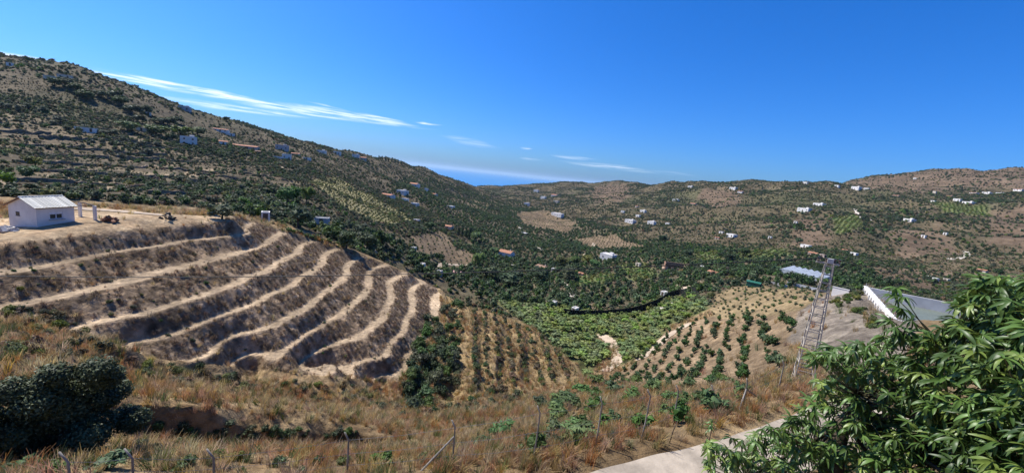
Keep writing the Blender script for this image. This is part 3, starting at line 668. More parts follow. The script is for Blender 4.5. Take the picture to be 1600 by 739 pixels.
# single trees one can tell apart
TREES = [
 (243,212,17,38,'mid','wide mid green tree left of the bright crowns above the white two-storey house'),
 (283,212,14,32,'bright','bright lime green spreading tree behind the white two-storey house'),
 (309,213,15,22,'yellow','yellowish green tree right behind the white two-storey house'),
 (270,222,16,14,'dark','dark tree touching the left wall of the white two-storey house'),
 (205,206,16,30,'mid','broad green tree left of the lime green crowns on the left hill'),
 (347,342,26,40,'olive','round grey green bush at the far right end of the house terrace'),
 (449,320,32,36,'bright','larger of two bright green trees behind the terraced knoll'),
 (479,319,28,24,'bright','narrower bright green tree right of its bigger twin behind the knoll'),
 (403,332,22,18,'mid','slim green tree left of the two bright trees behind the knoll'),
 (466,356,36,44,'dark','big dark tree just beyond the rim of the terraced knoll'),
 (541,388,30,34,'dark','dark bushy tree beyond the rim below the flat grey shelter'),
 (573,390,32,34,'dark','dark bushy tree second in the thicket beyond the rim'),
 (598,386,28,30,'mid','green tree at the right end of the thicket beyond the rim'),
 (518,372,22,28,'mid','green tree beside the flat grey shelter beyond the rim'),
 (560,366,20,26,'olive','grey green tree uphill of the thicket beyond the rim'),
 (745,418,24,24,'bright','bright green tree left of the red roofed white farmhouse above the dirt track'),
 (672,362,16,18,'bright','light green tree right of the bare tan slope below the hillside villas'),
 (742,378,18,20,'bright','light green tree at the foot of the cypress row'),
 (716,368,20,6,'cypress','leftmost cypress of the row beside the orange roofed house'),
 (722,370,22,6,'cypress','second cypress of the row beside the orange roofed house'),
 (728,371,20,6,'cypress','third cypress of the row beside the orange roofed house'),
 (734,373,22,7,'cypress','rightmost cypress of the row beside the orange roofed house'),
 (772,398,13,16,'bright','light green tree touching the left side of the red roofed farmhouse'),
 (880,418,18,24,'yellow','yellowish tree leftmost of the pale group left of the white villa'),
 (897,414,16,22,'bright','lime green tree in the pale group left of the white villa'),
 (915,412,15,20,'yellow','yellow green tree nearest to the white villa'),
 (930,419,14,20,'bright','light green tree below the white villa'),
 (888,440,30,26,'olive','tall grey green tree beside the pale bend of the valley road'),
 (838,440,26,36,'dark','dark spreading tree below the brown roofed farmhouse'),
 (800,450,28,40,'dark','dark tree on the small dark hill in the valley'),
 (768,440,26,36,'dark','dark tree leftmost on the small dark hill in the valley'),
 (1212,446,10,5,'cypress','short cypress left of the white walls on the round knoll'),
 (1238,447,15,9,'olive','brownish green tree between the two cypresses on the round knoll'),
 (1250,446,21,5,'cypress','tall leaning cypress in front of the pale greenhouse'),
 (1246,381,11,12,'dark','dark round tree beside the white house above the pink buildings'),
 (1035,378,12,16,'dark','dark tree on the slope above the roofless brick ruin'),
 (1075,402,13,18,'dark','dark tree right of the roofless brick ruin up the slope'),
 (1140,408,13,20,'dark','dark tree uphill of the green shed'),
 (1165,400,14,22,'dark','dark tree up the valley side right of the dark clump above the green shed'),
 (353,190,8,8,'dark','small dark tree standing alone on the left skyline'),
 (12,292,24,26,'bright','light green bush at the left picture edge above the small house'),
 (40,280,22,28,'mid','green bush in from the left edge above the small house'),
 (55,262,18,22,'yellow','yellow green bush on the old terraces above the small house'),
 (330,335,14,16,'yellow','small yellow green bush left of the round grey bush on the terrace'),
]
for i, (px, py, hp, wp, sp, lb) in enumerate(TREES):
    tree_px(px, py, hp, wp, sp, lb, name='cypress_tree' if sp == 'cypress' else 'round_tree', rmin=85)
for i, px in enumerate(range(592, 632, 5)):
    tree_px(px, 249+(px-592)*.26, 7+2*RNG.random(), 3.2, 'cypress', 'small cypress in the dark row along the crest of the left ridge', 'cypress_tree', 'cypresses along the crest of the left ridge', 300)
for i in range(18):
    px = 84+i*11+RNG.normal()*5; tree_px(px, 136+i*3.6+RNG.normal()*5, 11+6*RNG.random(), 17+8*RNG.random(), 'dark', 'dark tree in the thicket below the upper left skyline', 'round_tree', 'thicket below the upper left skyline', 300)
for i in range(16):
    px = 20+i*15+RNG.normal()*5; tree_px(px, 160+.30*px+RNG.normal()*7, 9+3*RNG.random(), 13, 'olive', 'round grey green olive tree on the upper left slope', 'olive_tree', 'olive trees on the upper left slope', 300)
# saplings on the slope below the fence
SAP = [(830,708,38,46),(915,690,32,56),(1000,674,34,40),(1057,662,40,42),(1110,648,40,50),(869,658,26,42),(925,644,26,40),(909,616,20,34),(958,616,20,36),(783,682,24,46),(747,702,22,44),(802,708,18,24),
       (662,722,20,26),(958,665,24,30),(986,628,22,36),(933,603,18,30),(1156,624,30,36),(1020,612,18,34),(880,632,20,40),(1075,610,20,36),(845,640,18,36),(1045,630,22,32),(1130,600,18,30),(990,600,16,28),
       (437,728,22,26),(500,726,22,24),(600,732,30,40),(286,736,24,34),(472,738,16,18),(700,728,18,30)]
SPY = [(820,650),(900,612),(1200,598),(1185,630),(1000,676),(870,690)]
while len(SAP) < 46:
    q_ = (RNG.uniform(820, 1200), RNG.uniform(598, 690))
    if inpoly(np.array([q_[0]]), np.array([q_[1]]), SPY)[0]: k = (q_[1]-560)/130; SAP.append((*q_, 10+20*k, 16+28*k))
for (px, py, hp, wp) in SAP:
    tree_px(px, py, hp*1.05, wp*.95, 'sapling', 'leafy green sapling on the dry grass slope below the wire fence', 'mango_sapling', 'saplings on the dry grass slope below the fence', 9, 'sapling')
# --- low cover near by
def keep_grass(x, y, c, r):
    p = np.select([c == 1, c == 4, c == 6, c == 8, c == 3], [1, .7, .03, .05, .02], 0)*np.clip(.62+1.1*nzf(x, y, 5, 430)+.5*nzf(x, y, 1.6, 431), .05, 1)
    zz = ground_z(x, y); qx, qy = project(x, y, zz)
    bank = inpoly(qx, qy, [(180,655),(420,656),(570,664),(570,690),(420,690),(180,690)]) | inpoly(qx, qy, [(200,549),(360,572),(582,598),(582,607),(360,590),(200,567)])
    return (RNG.random(len(x)) < p*np.where(bank, .06, 1)) & ~near_road(x, y) & ~((qx > 1400) & (r > 38))
gpos, gc = sample(52000, 10.5, 108, -57, 50, keep_grass, .6, power=1.25)
gr = np.hypot(gpos[:, 0], gpos[:, 1]); rust = sstep(-.25, .3, nzf(gpos[:, 0], gpos[:, 1], 9, 433)); gq = RNG.random(len(gpos)); gsel = np.where(gq < .2, 4, np.where(RNG.random(len(gpos)) < rust, np.where(gq < .55, 1, 3), np.where(gq < .55, 0, 2)))
scatter('dry_grass', C_GRASS, gpos, (.35+.55*RNG.random(len(gpos))**1.5)*(1+.7*sstep(18, 45, gr)), 'long straw and rust coloured dry grass over the near slopes', 'grass', idx=gsel, tilt=.25)
def keep_weed(x, y, c, r): return (RNG.random(len(x)) < np.select([c == 2], [1.0], 0)*np.clip(.5+.9*nzf(x, y, 4, 440), .05, 1))
wpos, wc = sample(34000, 45, 118, -57, -9, keep_weed, .5)
wa = np.degrees(np.arctan2(wpos[:, 0], wpos[:, 1])); wb = bench[np.clip(np.searchsorted(AZ, wa), 0, NA-1), np.clip(np.searchsorted(LR, np.log(np.hypot(wpos[:, 0], wpos[:, 1]))), 0, NR-1)]
k = RNG.random(len(wpos)) > wb*.985; wpos = wpos[k]
scatter('dry_weeds', C_WEED, wpos, .35+.75*RNG.random(len(wpos))**1.6, 'dark withered weeds on the banks of the terraced knoll', 'weeds', idx=RNG.choice(4, len(wpos), p=[.36, .3, .26, .08]), tilt=.3)
FLK = []
for (xa, ya, xb, yb) in [(722,476,712,600),(742,480,742,600),(757,484,762,600),(773,490,782,602),(790,497,803,604),(808,504,824,604),(826,512,846,602),(844,522,866,598),(862,534,888,592)]:
    for k in range(26):
        f_ = (k+RNG.random())/26; FLK.append(hit(xa+(xb-xa)*f_+RNG.normal()*1.6, ya+(yb-ya)*f_, 45))
FLK = np.array(FLK)
bl = [poly_pts([(655,500),(700,480),(722,470),(712,560),(700,620),(650,650),(630,620)], 90, 45), FLK,
      poly_pts([(560,625),(720,640),(760,610),(820,600),(800,640),(640,660)], 60, 20), poly_pts([(200,560),(420,590),(600,608),(600,640),(420,620),(200,590)], 70, 25),
      poly_pts([(700,690),(900,640),(1200,600),(1210,620),(900,700)], 60, 9), poly_pts([(20,660),(250,690),(700,720),(700,739),(20,739)], 30, 9),
      poly_pts([(200,664),(420,664),(560,672),(560,688),(420,686),(200,686)], 50, 22), poly_pts([(0,470),(130,500),(200,540),(130,560),(0,560)], 60, 35), poly_pts([(1296,474),(1322,462),(1345,458),(1340,468),(1310,480)], 26, 50), poly_pts([(1335,480),(1355,484),(1350,492),(1330,490)], 10, 45), poly_pts([(1350,495),(1375,500),(1370,515),(1350,512)], 12, 40), poly_pts([(0,390),(350,352),(600,420),(680,470),(640,580),(400,560),(140,510),(0,470)], 110, 45)]
bi = [RNG.choice([0, 2, 1], 90), RNG.choice([0, 2, 1, 0, 3, 4], len(FLK)), RNG.choice([0, 2, 4], 60), RNG.choice([0, 2, 3, 4], 70), RNG.choice([0, 3, 4], 60), RNG.choice([0, 1, 3], 30), RNG.choice([2, 2, 0, 1], 50), RNG.choice([0, 3, 4], 60), RNG.choice([3, 3, 1], 26), RNG.choice([3, 1], 10), RNG.choice([3, 1], 12), RNG.choice([1, 3, 0], 110)]
bs_ = [.9+.9*RNG.random(90), .4+.6*RNG.random(len(FLK)), .5+.6*RNG.random(60), .35+.5*RNG.random(70), .2+.3*RNG.random(60), .15+.25*RNG.random(30), .2+.3*RNG.random(50), .3+.5*RNG.random(60), .3+.4*RNG.random(26), .25+.3*RNG.random(10), .2+.3*RNG.random(12), .12+.3*RNG.random(110)**2]
scatter('low_bushes', C_NEARB, np.concatenate(bl)-np.array((0, 0, .08)), np.concatenate(bs_), 'low wild bushes along the ravine and on the flank of the knoll', 'bushes', idx=np.concatenate(bi))
rim = np.array([hit(x, 360+(x-440)*.275-4*RNG.random(), 100) for x in np.linspace(450, 625, 60)])
scatter('row_plants', C_VINE, rim, .5+.35*RNG.random(len(rim)), 'rows of small green plants just beyond the rim of the knoll', 'plants')
# ------------------------------------------------------------------ buildings
M_WHITE = mat('white_plaster', (.74, .70, .64), rough=.9, var=.07, vscale=.6, bump=.1, bscale=3); M_CREAM = mat('cream_plaster', (.56, .48, .38), rough=.9, var=.1, vscale=.6)
M_PINK = mat('pale_pink_plaster', (.52, .40, .33), rough=.9, var=.1, vscale=.6); M_GREYW = mat('grey_render', (.42, .41, .40), rough=.95, var=.12, vscale=1)
M_BRICK = mat('brick_wall', (.30, .17, .11), rough=.95, var=.2, vscale=1.2); M_TILE = mat('clay_tile', (.36, .17, .10), rough=.9, var=.2, vscale=2, bump=.4, bscale=6)
M_BTILE = mat('brown_tile', (.25, .15, .10), rough=.9, var=.2, vscale=2); M_FLATR = mat('pale_roof', (.55, .52, .49), rough=.9, var=.1, vscale=.5)
M_GLASS = mat('dark_glass', (.03, .035, .045), rough=.15, var=.1, spec=.6); M_DOOR = mat('dark_door', (.10, .07, .05), rough=.6); M_RTILE = mat('pale_red_metal', (.42, .24, .21), rough=.7, var=.1)
WALLM = {'w': M_WHITE, 'c': M_CREAM, 'p': M_PINK, 'g': M_GREYW, 'b': M_BRICK}
def shed(mb, w, d, z0, z1, over=.25, th=.14):
    """gabled roof slab set, ridge along x"""
    hw, hd = w/2+over, d/2+over
    vs = [(-hw, -hd, z0), (hw, -hd, z0), (hw, 0, z1), (-hw, 0, z1), (-hw, hd, z0), (hw, hd, z0)]
    vt = [(x, y, z+th) for x, y, z in vs]
    mb.add(vs+vt, [(6,7,8,9), (9,8,11,10), (3,2,1,0), (4,5,2,3), (0,1,7,6), (5,4,10,11), (0,6,9,3), (3,9,10,4), (1,2,8,7), (2,5,11,8)]); return mb
HROT = lambda px: (-38+14*random.random()) if px > 580 else -6
HPOS = []
def house(px, py, wp, hp, rot, kind, roof, label, name='house', rmin=100, dep=.7, group=None, cat='house'):
    p = hit(px, py, rmin); HPOS.append((p[0], p[1], wp*mpp(p))); s_ = mpp(p)*(.85 if px < 960 else .64); w = max(wp*s_, 1.7); h = min(max(hp*s_*.88, 1.9), 8.5); d = min(max(w*dep, 2.2), 9)
    az_ = math.atan2(p[0], p[1]); e = empty(name, (p[0], p[1], p[2]-.1), -az_+R(rot+HROT(px))); wm = WALLM[kind]; foot = min(.12*w+1.0, 2.5)
    wh = h if roof == 'f' else h*.72
    m_ = MB(); m_.box((0, 0, (wh-foot)/2), (w, d, wh+foot))
    if roof != 'f':
        m_.add([(-w/2, -d/2, wh), (-w/2, d/2, wh), (-w/2, 0, h), (w/2, -d/2, wh), (w/2, d/2, wh), (w/2, 0, h)], [(0, 2, 1), (3, 4, 5)])
    m_.build('wall', wm, e)
    if roof == 'f':
        t_ = .22; mr_ = MB(); mr_.box((0, 0, wh+.06), (w-.5, d-.5, .12)); ro = mr_.build('roof', M_FLATR, e)
        mp_ = MB()
        for (cx, cy, sx_, sy_) in ((0, -d/2+t_/2, w+.04, t_), (0, d/2-t_/2, w+.04, t_), (-w/2+t_/2, 0, t_, d-2*t_-.01), (w/2-t_/2, 0, t_, d-2*t_-.01)): mp_.box((cx, cy, wh+.20), (sx_, sy_+.04, .396))
        mp_.build('parapet', wm, ro)
        if w > 9: MB().box((w*.2, d*.1, wh+.8), (2.6, 2.4, 1.5)).build('stair_house', wm, ro)
    else:
        ro = shed(MB(), w, d, wh-.02, h, .3).build('roof', {'t': M_TILE, 'b': M_BTILE, 'r': M_RTILE}[roof], e)
        if w > 7: MB().box((w*.25, d*.12, h+.3), (.6, .6, 1.3)).build('chimney', wm, ro)
    nst = 2 if wh > 4.8 else 1; nw = int(min(max(w/3.6, 1), 4)); sth = wh/nst; dk = nw//2
    for st in range(nst):
        for k in range(nw):
            x = -w/2+(k+.5)*w/nw; zc = st*sth+sth*.52
            if st == 0 and k == dk:
                do = MB().box((x, -d/2-.01, 1.0), (1.0, .12, 2.0)).build('door', M_DOOR, e)
            else:
                wi = MB().box((x, -d/2-.005, zc), (1.05, .09, 1.0)).build('window', M_GLASS, e)
                if wp > 11: MB().box((x, -d/2-.04, zc-.56), (1.3, .22, .1)).build('sill', wm, wi)
    if w > 6:
        for sx_ in (-1, 1):
            MB().box((sx_*(w/2+.005), 0, sth*.52), (.09, 1.0, 1.0)).build('window', M_GLASS, e)
    return tag(e, label, cat, group)
HS = [
 # left hill
 (295,227,24,17,4,'w','f','white two-storey house with parapet below lime green trees on the left hill'),
 (349,226,13,8,8,'w','t','small white house with a dark doorway left of the long pink farm block'),
 (384,233,40,8,-10,'p','t','long low pale pink farm block on the left hillside'),
 (403,240,8,6,0,'b','b','small brown hut at the lower end of the long pink farm block'),
 (448,249,15,10,6,'w','f','small white flat roofed house with dark windows in front of the wooded ridge'),
 (346,206,22,6,-8,'w','t','white house with a long front just below the left skyline'),
 (441,235,20,10,-4,'g','f','grey two-storey house uphill of the small white flat roofed one'),
 (362,213,10,5,0,'w','f','tiny white cube house above the long pink farm block'),
 (136,206,28,5,-6,'w','f','long low whitish shed among the old terraces on the upper left'),
 (78,125,14,7,-8,'c','f','pale ruined farm box near the top left of the hill'),
 (102,123,18,6,-8,'c','f','second pale box right of the pale ruined farm near the top left'),
 (16,103,9,4,0,'w','f','tiny white roof close under the top left skyline'),
 (289,172,17,6,-8,'g','f','grey long house on the skyline above the lime green trees'),
 (222,205,14,5,-6,'c','f','cream hut left of the lime green trees'),
 (232,180,7,5,0,'w','f','tiny white hut high above the lime green trees'),
 (502,240,16,6,-6,'w','f','white house on the left skyline where the ridge begins to level'),
 (527,241,12,5,-6,'w','f','white house second on the level stretch of the left skyline'),
 (556,247,12,7,-6,'w','f','white house on the skyline just left of the cypress row'),
 (568,250,10,6,-6,'c','t','cream house next to the cypress row on the skyline'),
 (462,243,14,5,-6,'c','t','cream house behind the small white flat roofed one'),
 (480,250,12,4,-6,'w','f','low white house right of the small white flat roofed one'),
 (648,292,16,8,-4,'w','t','white villa uppermost of the cluster under the left ridge'),
 (629,303,18,7,-4,'w','f','white villa with long terrace in the middle of the cluster under the left ridge'),
 (606,308,22,7,-6,'w','t','long white villa leftmost of the cluster under the left ridge'),
 (633,315,11,6,0,'w','f','small white house below the villa with long terrace'),
 (648,322,13,6,0,'w','f','white house lowest of the cluster under the left ridge'),
 (666,299,6,6,0,'w','f','tiny white tower house right of the uppermost villa'),
 (678,306,11,5,0,'w','t','white house at the right end of the cluster under the left ridge'),
 (704,325,13,4,0,'w','f','low white house alone in the groves right of the villa cluster'),
 (701,357,15,7,6,'c','t','cream house with an orange tiled roof beside the cypress row'),
 (651,347,10,4,0,'w','f','low pale house in the trees below the villa cluster'),
 (646,393,7,7,4,'w','f','small white hut on the cut slope beyond the knoll rim'),
 (659,420,7,4,0,'w','f','white shed next to the dirt track beyond the knoll rim'),
 (686,431,9,5,0,'g','f','grey shed just above the grassy flank of the knoll'),
 (713,429,17,6,6,'c','r','open shed with a pale red metal roof near the dirt track'),
 (415,345,12,8,4,'w','f','little white hut on the grass just beyond the terrace rim'),
 (503,350,24,7,-4,'g','f','low grey flat roofed shelter among the trees beyond the rim'),
 # valley
 (791,401,25,14,6,'w','t','white two-storey farmhouse with a red tiled roof in the valley'),
 (847,421,21,9,-6,'c','b','cream farmhouse with a brown tiled roof below the red roofed one'),
 (865,424,7,6,0,'w','f','small white annex right of the brown roofed farmhouse'),
 (950,405,25,11,-4,'w','f','white modern villa in the middle of the valley groves'),
 (908,430,9,5,0,'p','t','small house with a red roof among trees left of the wide green plots'),
 (898,489,8,7,0,'w','f','tiny white hut at the upper edge of the bright green grove'),
 (863,479,13,5,0,'g','f','grey shed left of the tiny hut above the bright grove'),
 (997,416,11,6,0,'c','f','cream house between the white villa and the roofless ruin'),
 (1115,429,23,9,-8,'c','t','cream farmhouse right of the roofless brick ruin'),
 (1097,421,10,6,-6,'w','f','small white annex left of the cream farmhouse by the ruin'),
 (1037,463,8,4,0,'w','f','tiny white pump hut above the black curved fence'),
 (820,367,11,4,0,'w','f','low white store at the end of the pale grove path'),
 (871,337,23,5,-4,'w','f','long white farm building at the top of the bare tan field'),
 (823,321,9,5,0,'w','f','white house left above the bare tan field'),
 (849,311,9,5,0,'w','f','white house first on the slope above the bare tan field'),
 (866,308,11,6,0,'w','t','white house uppermost on the slope above the bare tan field'),
 (869,317,9,4,0,'c','f','cream house below the uppermost one above the bare tan field'),
 (838,300,9,4,0,'w','f','white house near the mouth of the valley'),
 # right hillside
 (985,347,23,6,-6,'w','f','long white house lowest of the left cluster on the far slope'),
 (1005,332,13,6,0,'w','f','white house upper right in the left cluster on the far slope'),
 (997,339,10,5,0,'w','f','small white house in the middle of the left cluster on the far slope'),
 (1018,351,17,9,4,'w','f','tall white house right of the long one in the far left cluster'),
 (1043,352,9,6,0,'w','f','small white cube right of the tall white house on the far slope'),
 (973,332,8,4,0,'w','f','tiny white house leftmost of the cluster on the far slope'),
 (995,324,7,4,0,'w','t','tiny house above the far left cluster'),
 (1056,314,13,4,0,'w','f','low white house alone high on the far slope above the left cluster'),
 (1083,321,13,6,0,'c','t','cream house right of the low white one high on the far slope'),
 (1146,296,15,5,0,'w','f','white villa under the far ridge above the orchard slopes'),
 (1157,301,11,4,0,'w','t','white house lower right of the villa under the far ridge'),
 (1079,293,11,4,0,'w','f','white house on the far ridge left of the brown summit'),
 (1143,370,20,7,-4,'w','f','white farm in the middle of the far slope'),
 (1127,365,9,5,0,'w','f','small white house left of the farm in the middle of the far slope'),
 (1121,373,10,4,0,'c','t','cream house below left of the farm in the middle of the far slope'),
 (1257,330,25,8,-4,'w','f','big white villa left of a pair high on the right slope'),
 (1280,322,21,7,-4,'w','f','big white villa right of a pair high on the right slope'),
 (1338,296,17,7,0,'w','f','white villa left of two on the right ridge shoulder'),
 (1354,297,10,5,0,'w','f','smaller white villa right of two on the right ridge shoulder'),
 (1421,346,19,6,-4,'w','f','lone long white house in the middle of the right slope'),
 (1460,303,6,7,0,'c','f','small cream tower house under the brown hilltop'),
 (1496,314,13,5,0,'w','f','white house left in the street of houses under the brown hilltop'),
 (1514,318,19,4,0,'w','f','long white house lowest in the street under the brown hilltop'),
 (1483,308,12,4,0,'c','t','cream house at the left end of the street under the brown hilltop'),
 (1522,303,14,4,0,'w','t','white house upper row of the street under the brown hilltop'),
 (1542,303,14,4,0,'w','f','second white house in the upper row under the brown hilltop'),
 (1563,304,13,4,0,'w','f','third white house in the upper row under the brown hilltop'),
 (1592,298,15,5,0,'w','t','white house at the right picture edge under the brown hilltop'),
 (1400,308,11,5,0,'c','t','cream house between the ridge villas and the brown hilltop street'),
 (1458,316,8,4,0,'w','f','small white house below the cream tower house'),
 (1259,387,19,7,-4,'w','f','white house above the pink buildings on the right slope'),
 (1271,399,19,9,-4,'p','t','pink building group left of the tower pole top'),
 (1285,402,12,6,0,'p','f','small pink building just behind the tower pole top'),
 (1334,399,13,5,0,'w','f','white house right of the pole top on the far slope'),
 (1320,393,10,5,0,'w','t','white house with brown roof right of the pole top'),
 (1243,349,7,5,0,'w','f','tiny white house below the left one of the villa pair'),
 (1443,371,8,5,0,'w','f','tiny white house below the lone long one on the right slope'),
 (1477,367,7,4,0,'w','f','tiny white hut far right below the lone long house'),
 (1452,437,8,6,0,'w','f','white hut left of two above the mango leaves'),
 (1461,440,9,5,0,'w','f','white hut right of two above the mango leaves'),
 (1478,441,9,4,0,'c','f','low cream hut right of the two white huts'),
 (1535,425,15,6,0,'c','t','cream farmhouse above the top of the mango tree'),
 (1203,373,7,4,0,'w','f','tiny white hut left of the white house above the pink buildings'),
 (1259,287,10,4,0,'w','f','white house on the skyline above the villa pair'),
 (1308,292,9,4,0,'w','f','small white house on the skyline left of the ridge villas'),
 (1430,280,6,3,0,'w','f','tiny white hut on the flank of the brown hilltop'),
]
for i, hh in enumerate(HS): house(*hh)
gt = []
for (x, y, w) in HPOS:
    for k in range(7):
        a = RNG.random()*6.28; d = w*.55+2+4*RNG.random(); q_ = (x+d*math.cos(a), y+d*math.sin(a)*.8)
        gt.append((*q_, float(ground_z(*q_)[0])))
scatter('garden_trees', C_GROVE, np.array(gt), 1.0+1.1*RNG.random(len(gt)), 'dark garden trees crowded round the hillside houses', 'trees')
# the town on the coast at the mouth of the valley
for i in range(26):
    a = R(-4.9+7.4*RNG.random()); r = 3300+900*RNG.random(); x, y = r*math.sin(a), r*math.cos(a); z = float(ground_z(x, y)[0])
    w = 26+26*RNG.random(); h = 14+16*RNG.random(); e = empty('town_block', (x, y, max(z, SEA)-1), RNG.random()*.6)
    MB().box((0, 0, h/2), (w, w*.6, h)).build('wall', M_WHITE, e); MB().box((0, 0, h+.7), (w*.5, w*.3, 1.4)).build('roof', M_FLATR, e)
    for k in range(3): MB().box((0, -w*.3-.1, h*(.22+.28*k)), (w*.8, .3, 1.5)).build('window_band', M_GLASS, e)
    tag(e, 'pale building block of the coastal town at the mouth of the valley', 'building', 'blocks of the coastal town')

# ---- the small house on the terrace, from its corner stones
HA = np.array((-63.26, 50.92)); hang = R(6)
hz_ = float(np.mean(ground_z(np.array([HA[0], HA[0]-2, HA[0]-4]), np.array([HA[1], HA[1]+2, HA[1]+2])))); hz_ = max(hz_, -14.15)
he = empty('terrace_house', (HA[0], HA[1], hz_), R(90)-hang-0.0)          # local x runs along the front wall, local y to the left
HL, HW, EV, RG_ = 4.15, 4.35, 2.65, 3.75
m_ = MB(); t_ = .22                                                     # walls as panels so that the openings are open
def wall_panel(mb, x0, x1, zt, holes, y):                               # front wall along x with rectangular holes
    xs = sorted({x0, x1, *[h_[0] for h_ in holes], *[h_[1] for h_ in holes]}); zs = sorted({-.5, zt, *[h_[2] for h_ in holes], *[h_[3] for h_ in holes]})
    for i in range(len(xs)-1):
        for j in range(len(zs)-1):
            cx, cz = (xs[i]+xs[i+1])/2, (zs[j]+zs[j+1])/2
            if not any(h_[0] < cx < h_[1] and h_[2] < cz < h_[3] for h_ in holes):
                mb.box((cx, y, cz), (xs[i+1]-xs[i], t_, zs[j+1]-zs[j]))
WIN = (1.35, 2.85, .95, 1.95)
wall_panel(m_, 0, HL, EV, [WIN], t_/2); wall_panel(m_, 0, HL, EV, [], HW-t_/2)
for x in (t_/2, HL-t_/2):
    y0, y1 = t_, HW-t_
    m_.box((x, HW/2, (EV-.5)/2-.0), (t_, y1-y0, EV+.5))
    m_.add([(x-t_/2, 0, EV), (x-t_/2, HW, EV), (x-t_/2, HW/2, RG_), (x+t_/2, 0, EV), (x+t_/2, HW, EV), (x+t_/2, HW/2, RG_)], [(0, 2, 1), (3, 4, 5), (0, 3, 5, 2), (1, 2, 5, 4)])
m_.build('wall', M_WHITE, he)
wf = MB()
for a_, c_ in (((WIN[0]+.04, 1.45), (.08, .998)), ((WIN[1]-.04, 1.45), (.08, .998)), ((2.1, 1.45), (.08, .84))): wf.box((a_[0], .10, a_[1]), (c_[0], .1, c_[1]))
for z in (.99, 1.91): wf.box((2.1, .10, z), (1.34, .1, .08))
wi = wf.build('window', mat('white_frame', (.7, .7, .7), rough=.5), he)
MB().box((2.1, .09, 1.74), (1.30, .07, .26)).build('shutter_box', mat('white_frame', (.7, .7, .7)), wi)
for x in (1.75, 2.45): MB().box((x, .13, 1.32), (.60, .02, .56)).build('pane', M_GLASS, wi)
MB().box((2.1, -.06, .90), (1.75, .34, .09)).build('sill', M_GREYW, wi)
sw = MB().box((-.012, 2.9, 1.55), (.05, .55, .55)).build('window', M_GLASS, he); MB().box((-.05, 2.9, 1.24), (.12, .7, .07)).build('sill', M_GREYW, sw)
# roof: an underlay and one slab for every course of tiles
M_RSLAB = mat('weathered_roof_tile', (.70, .66, .55), rough=.9, var=.25, vscale=1.6, bump=.4, bscale=8)
ov = .28; sl = math.atan2(RG_-EV, HW/2); ul = MB()
vs = [(-ov, -ov*1.0, EV-math.tan(sl)*ov), (HL+ov, -ov, EV-math.tan(sl)*ov), (HL+ov, HW/2, RG_), (-ov, HW/2, RG_), (HL+ov, HW+ov, EV-math.tan(sl)*ov), (-ov, HW+ov, EV-math.tan(sl)*ov)]
ul.add(vs+[(x, y, z+.07) for x, y, z in vs], [(6,7,8,9), (9,8,10,11), (3,2,1,0), (5,4,2,3), (0,1,7,6), (4,5,11,10), (0,6,9,3), (3,9,11,5), (1,2,8,7), (2,4,10,8)])
ro = ul.build('roof', M_BTILE, he)
ncr = 9; slen = math.hypot(HW/2+ov, math.tan(sl)*(HW/2+ov)); cl_ = slen/ncr; ctile = None
for side in (0, 1):
    for i in range(ncr):
        s0 = i*cl_; y = -ov+math.cos(sl)*(s0+cl_/2); z = EV-math.tan(sl)*ov+math.sin(sl)*(s0+cl_/2)+.11
        if ctile is None:
            mt_ = MB(); nx = 14; wv = (HL+2*ov+.06)/nx
            for k in range(nx):
                x0 = -(HL+2*ov+.06)/2+k*wv
                mt_.add([(x0, -cl_*.56, .0), (x0+wv*.5, -cl_*.56, .07), (x0+wv, -cl_*.56, .0), (x0, cl_*.5, -.02), (x0+wv*.5, cl_*.5, .05), (x0+wv, cl_*.5, -.02), (x0, -cl_*.56, -.04), (x0+wv*.5, -cl_*.56, -.02), (x0+wv, -cl_*.56, -.04)], [(0, 1, 4, 3), (1, 2, 5, 4), (6, 7, 1, 0), (7, 8, 2, 1)])
            ctile = mt_.mesh('tile_course', M_RSLAB)
        o = link('tile_course', ctile, ro, (HL/2, y if side == 0 else HW-y, z)); o.rotation_euler = (sl, 0, 0) if side == 0 else (sl, 0, math.pi)
MB().tube([(-ov, HW/2, RG_+.12), (HL+ov, HW/2, RG_+.12)], .11, 8).build('ridge_tile', M_RSLAB, ro)
# porch with two pillars
def hloc(u, v, z): return (u, v, z)
PL = [(6.1, -.75), (7.2, 3.3)]
MB().add([(HL+.01, .2, -.4), (6.45, -1.1, -.4), (7.6, 3.6, -.4), (HL+.01, 4.1, -.4), (HL+.01, .2, .34), (6.45, -1.1, .34), (7.6, 3.6, .34), (HL+.01, 4.1, .34)], [(4, 5, 6, 7), (0, 1, 5, 4), (1, 2, 6, 5), (2, 3, 7, 6)]).build('porch_slab', mat('pale_concrete', (.5, .47, .43), var=.12, vscale=1.2, bump=.2), he)
for (x, y) in PL:
    pi = MB().box((x, y, 1.28), (.30, .30, 2.5), R(13)).build('pillar', M_WHITE, he); MB().box((x, y, 2.565), (.35, .35, .07), R(13)).build('cap', M_WHITE, pi)
pb = MB(); pb.beam((*PL[0], 2.66), (*PL[1], 2.66), .1, .12); pb.beam((*PL[0], 2.66), (HL+.02, .6, 2.6), .07, .09); pb.beam((*PL[1], 2.66), (HL+.02, 3.9, 2.6), .07, .09); pb.build('pergola_beam', M_DOOR, he)
tag(he, 'small white house with pale tiled gable roof and two porch pillars on the top terrace', 'house')
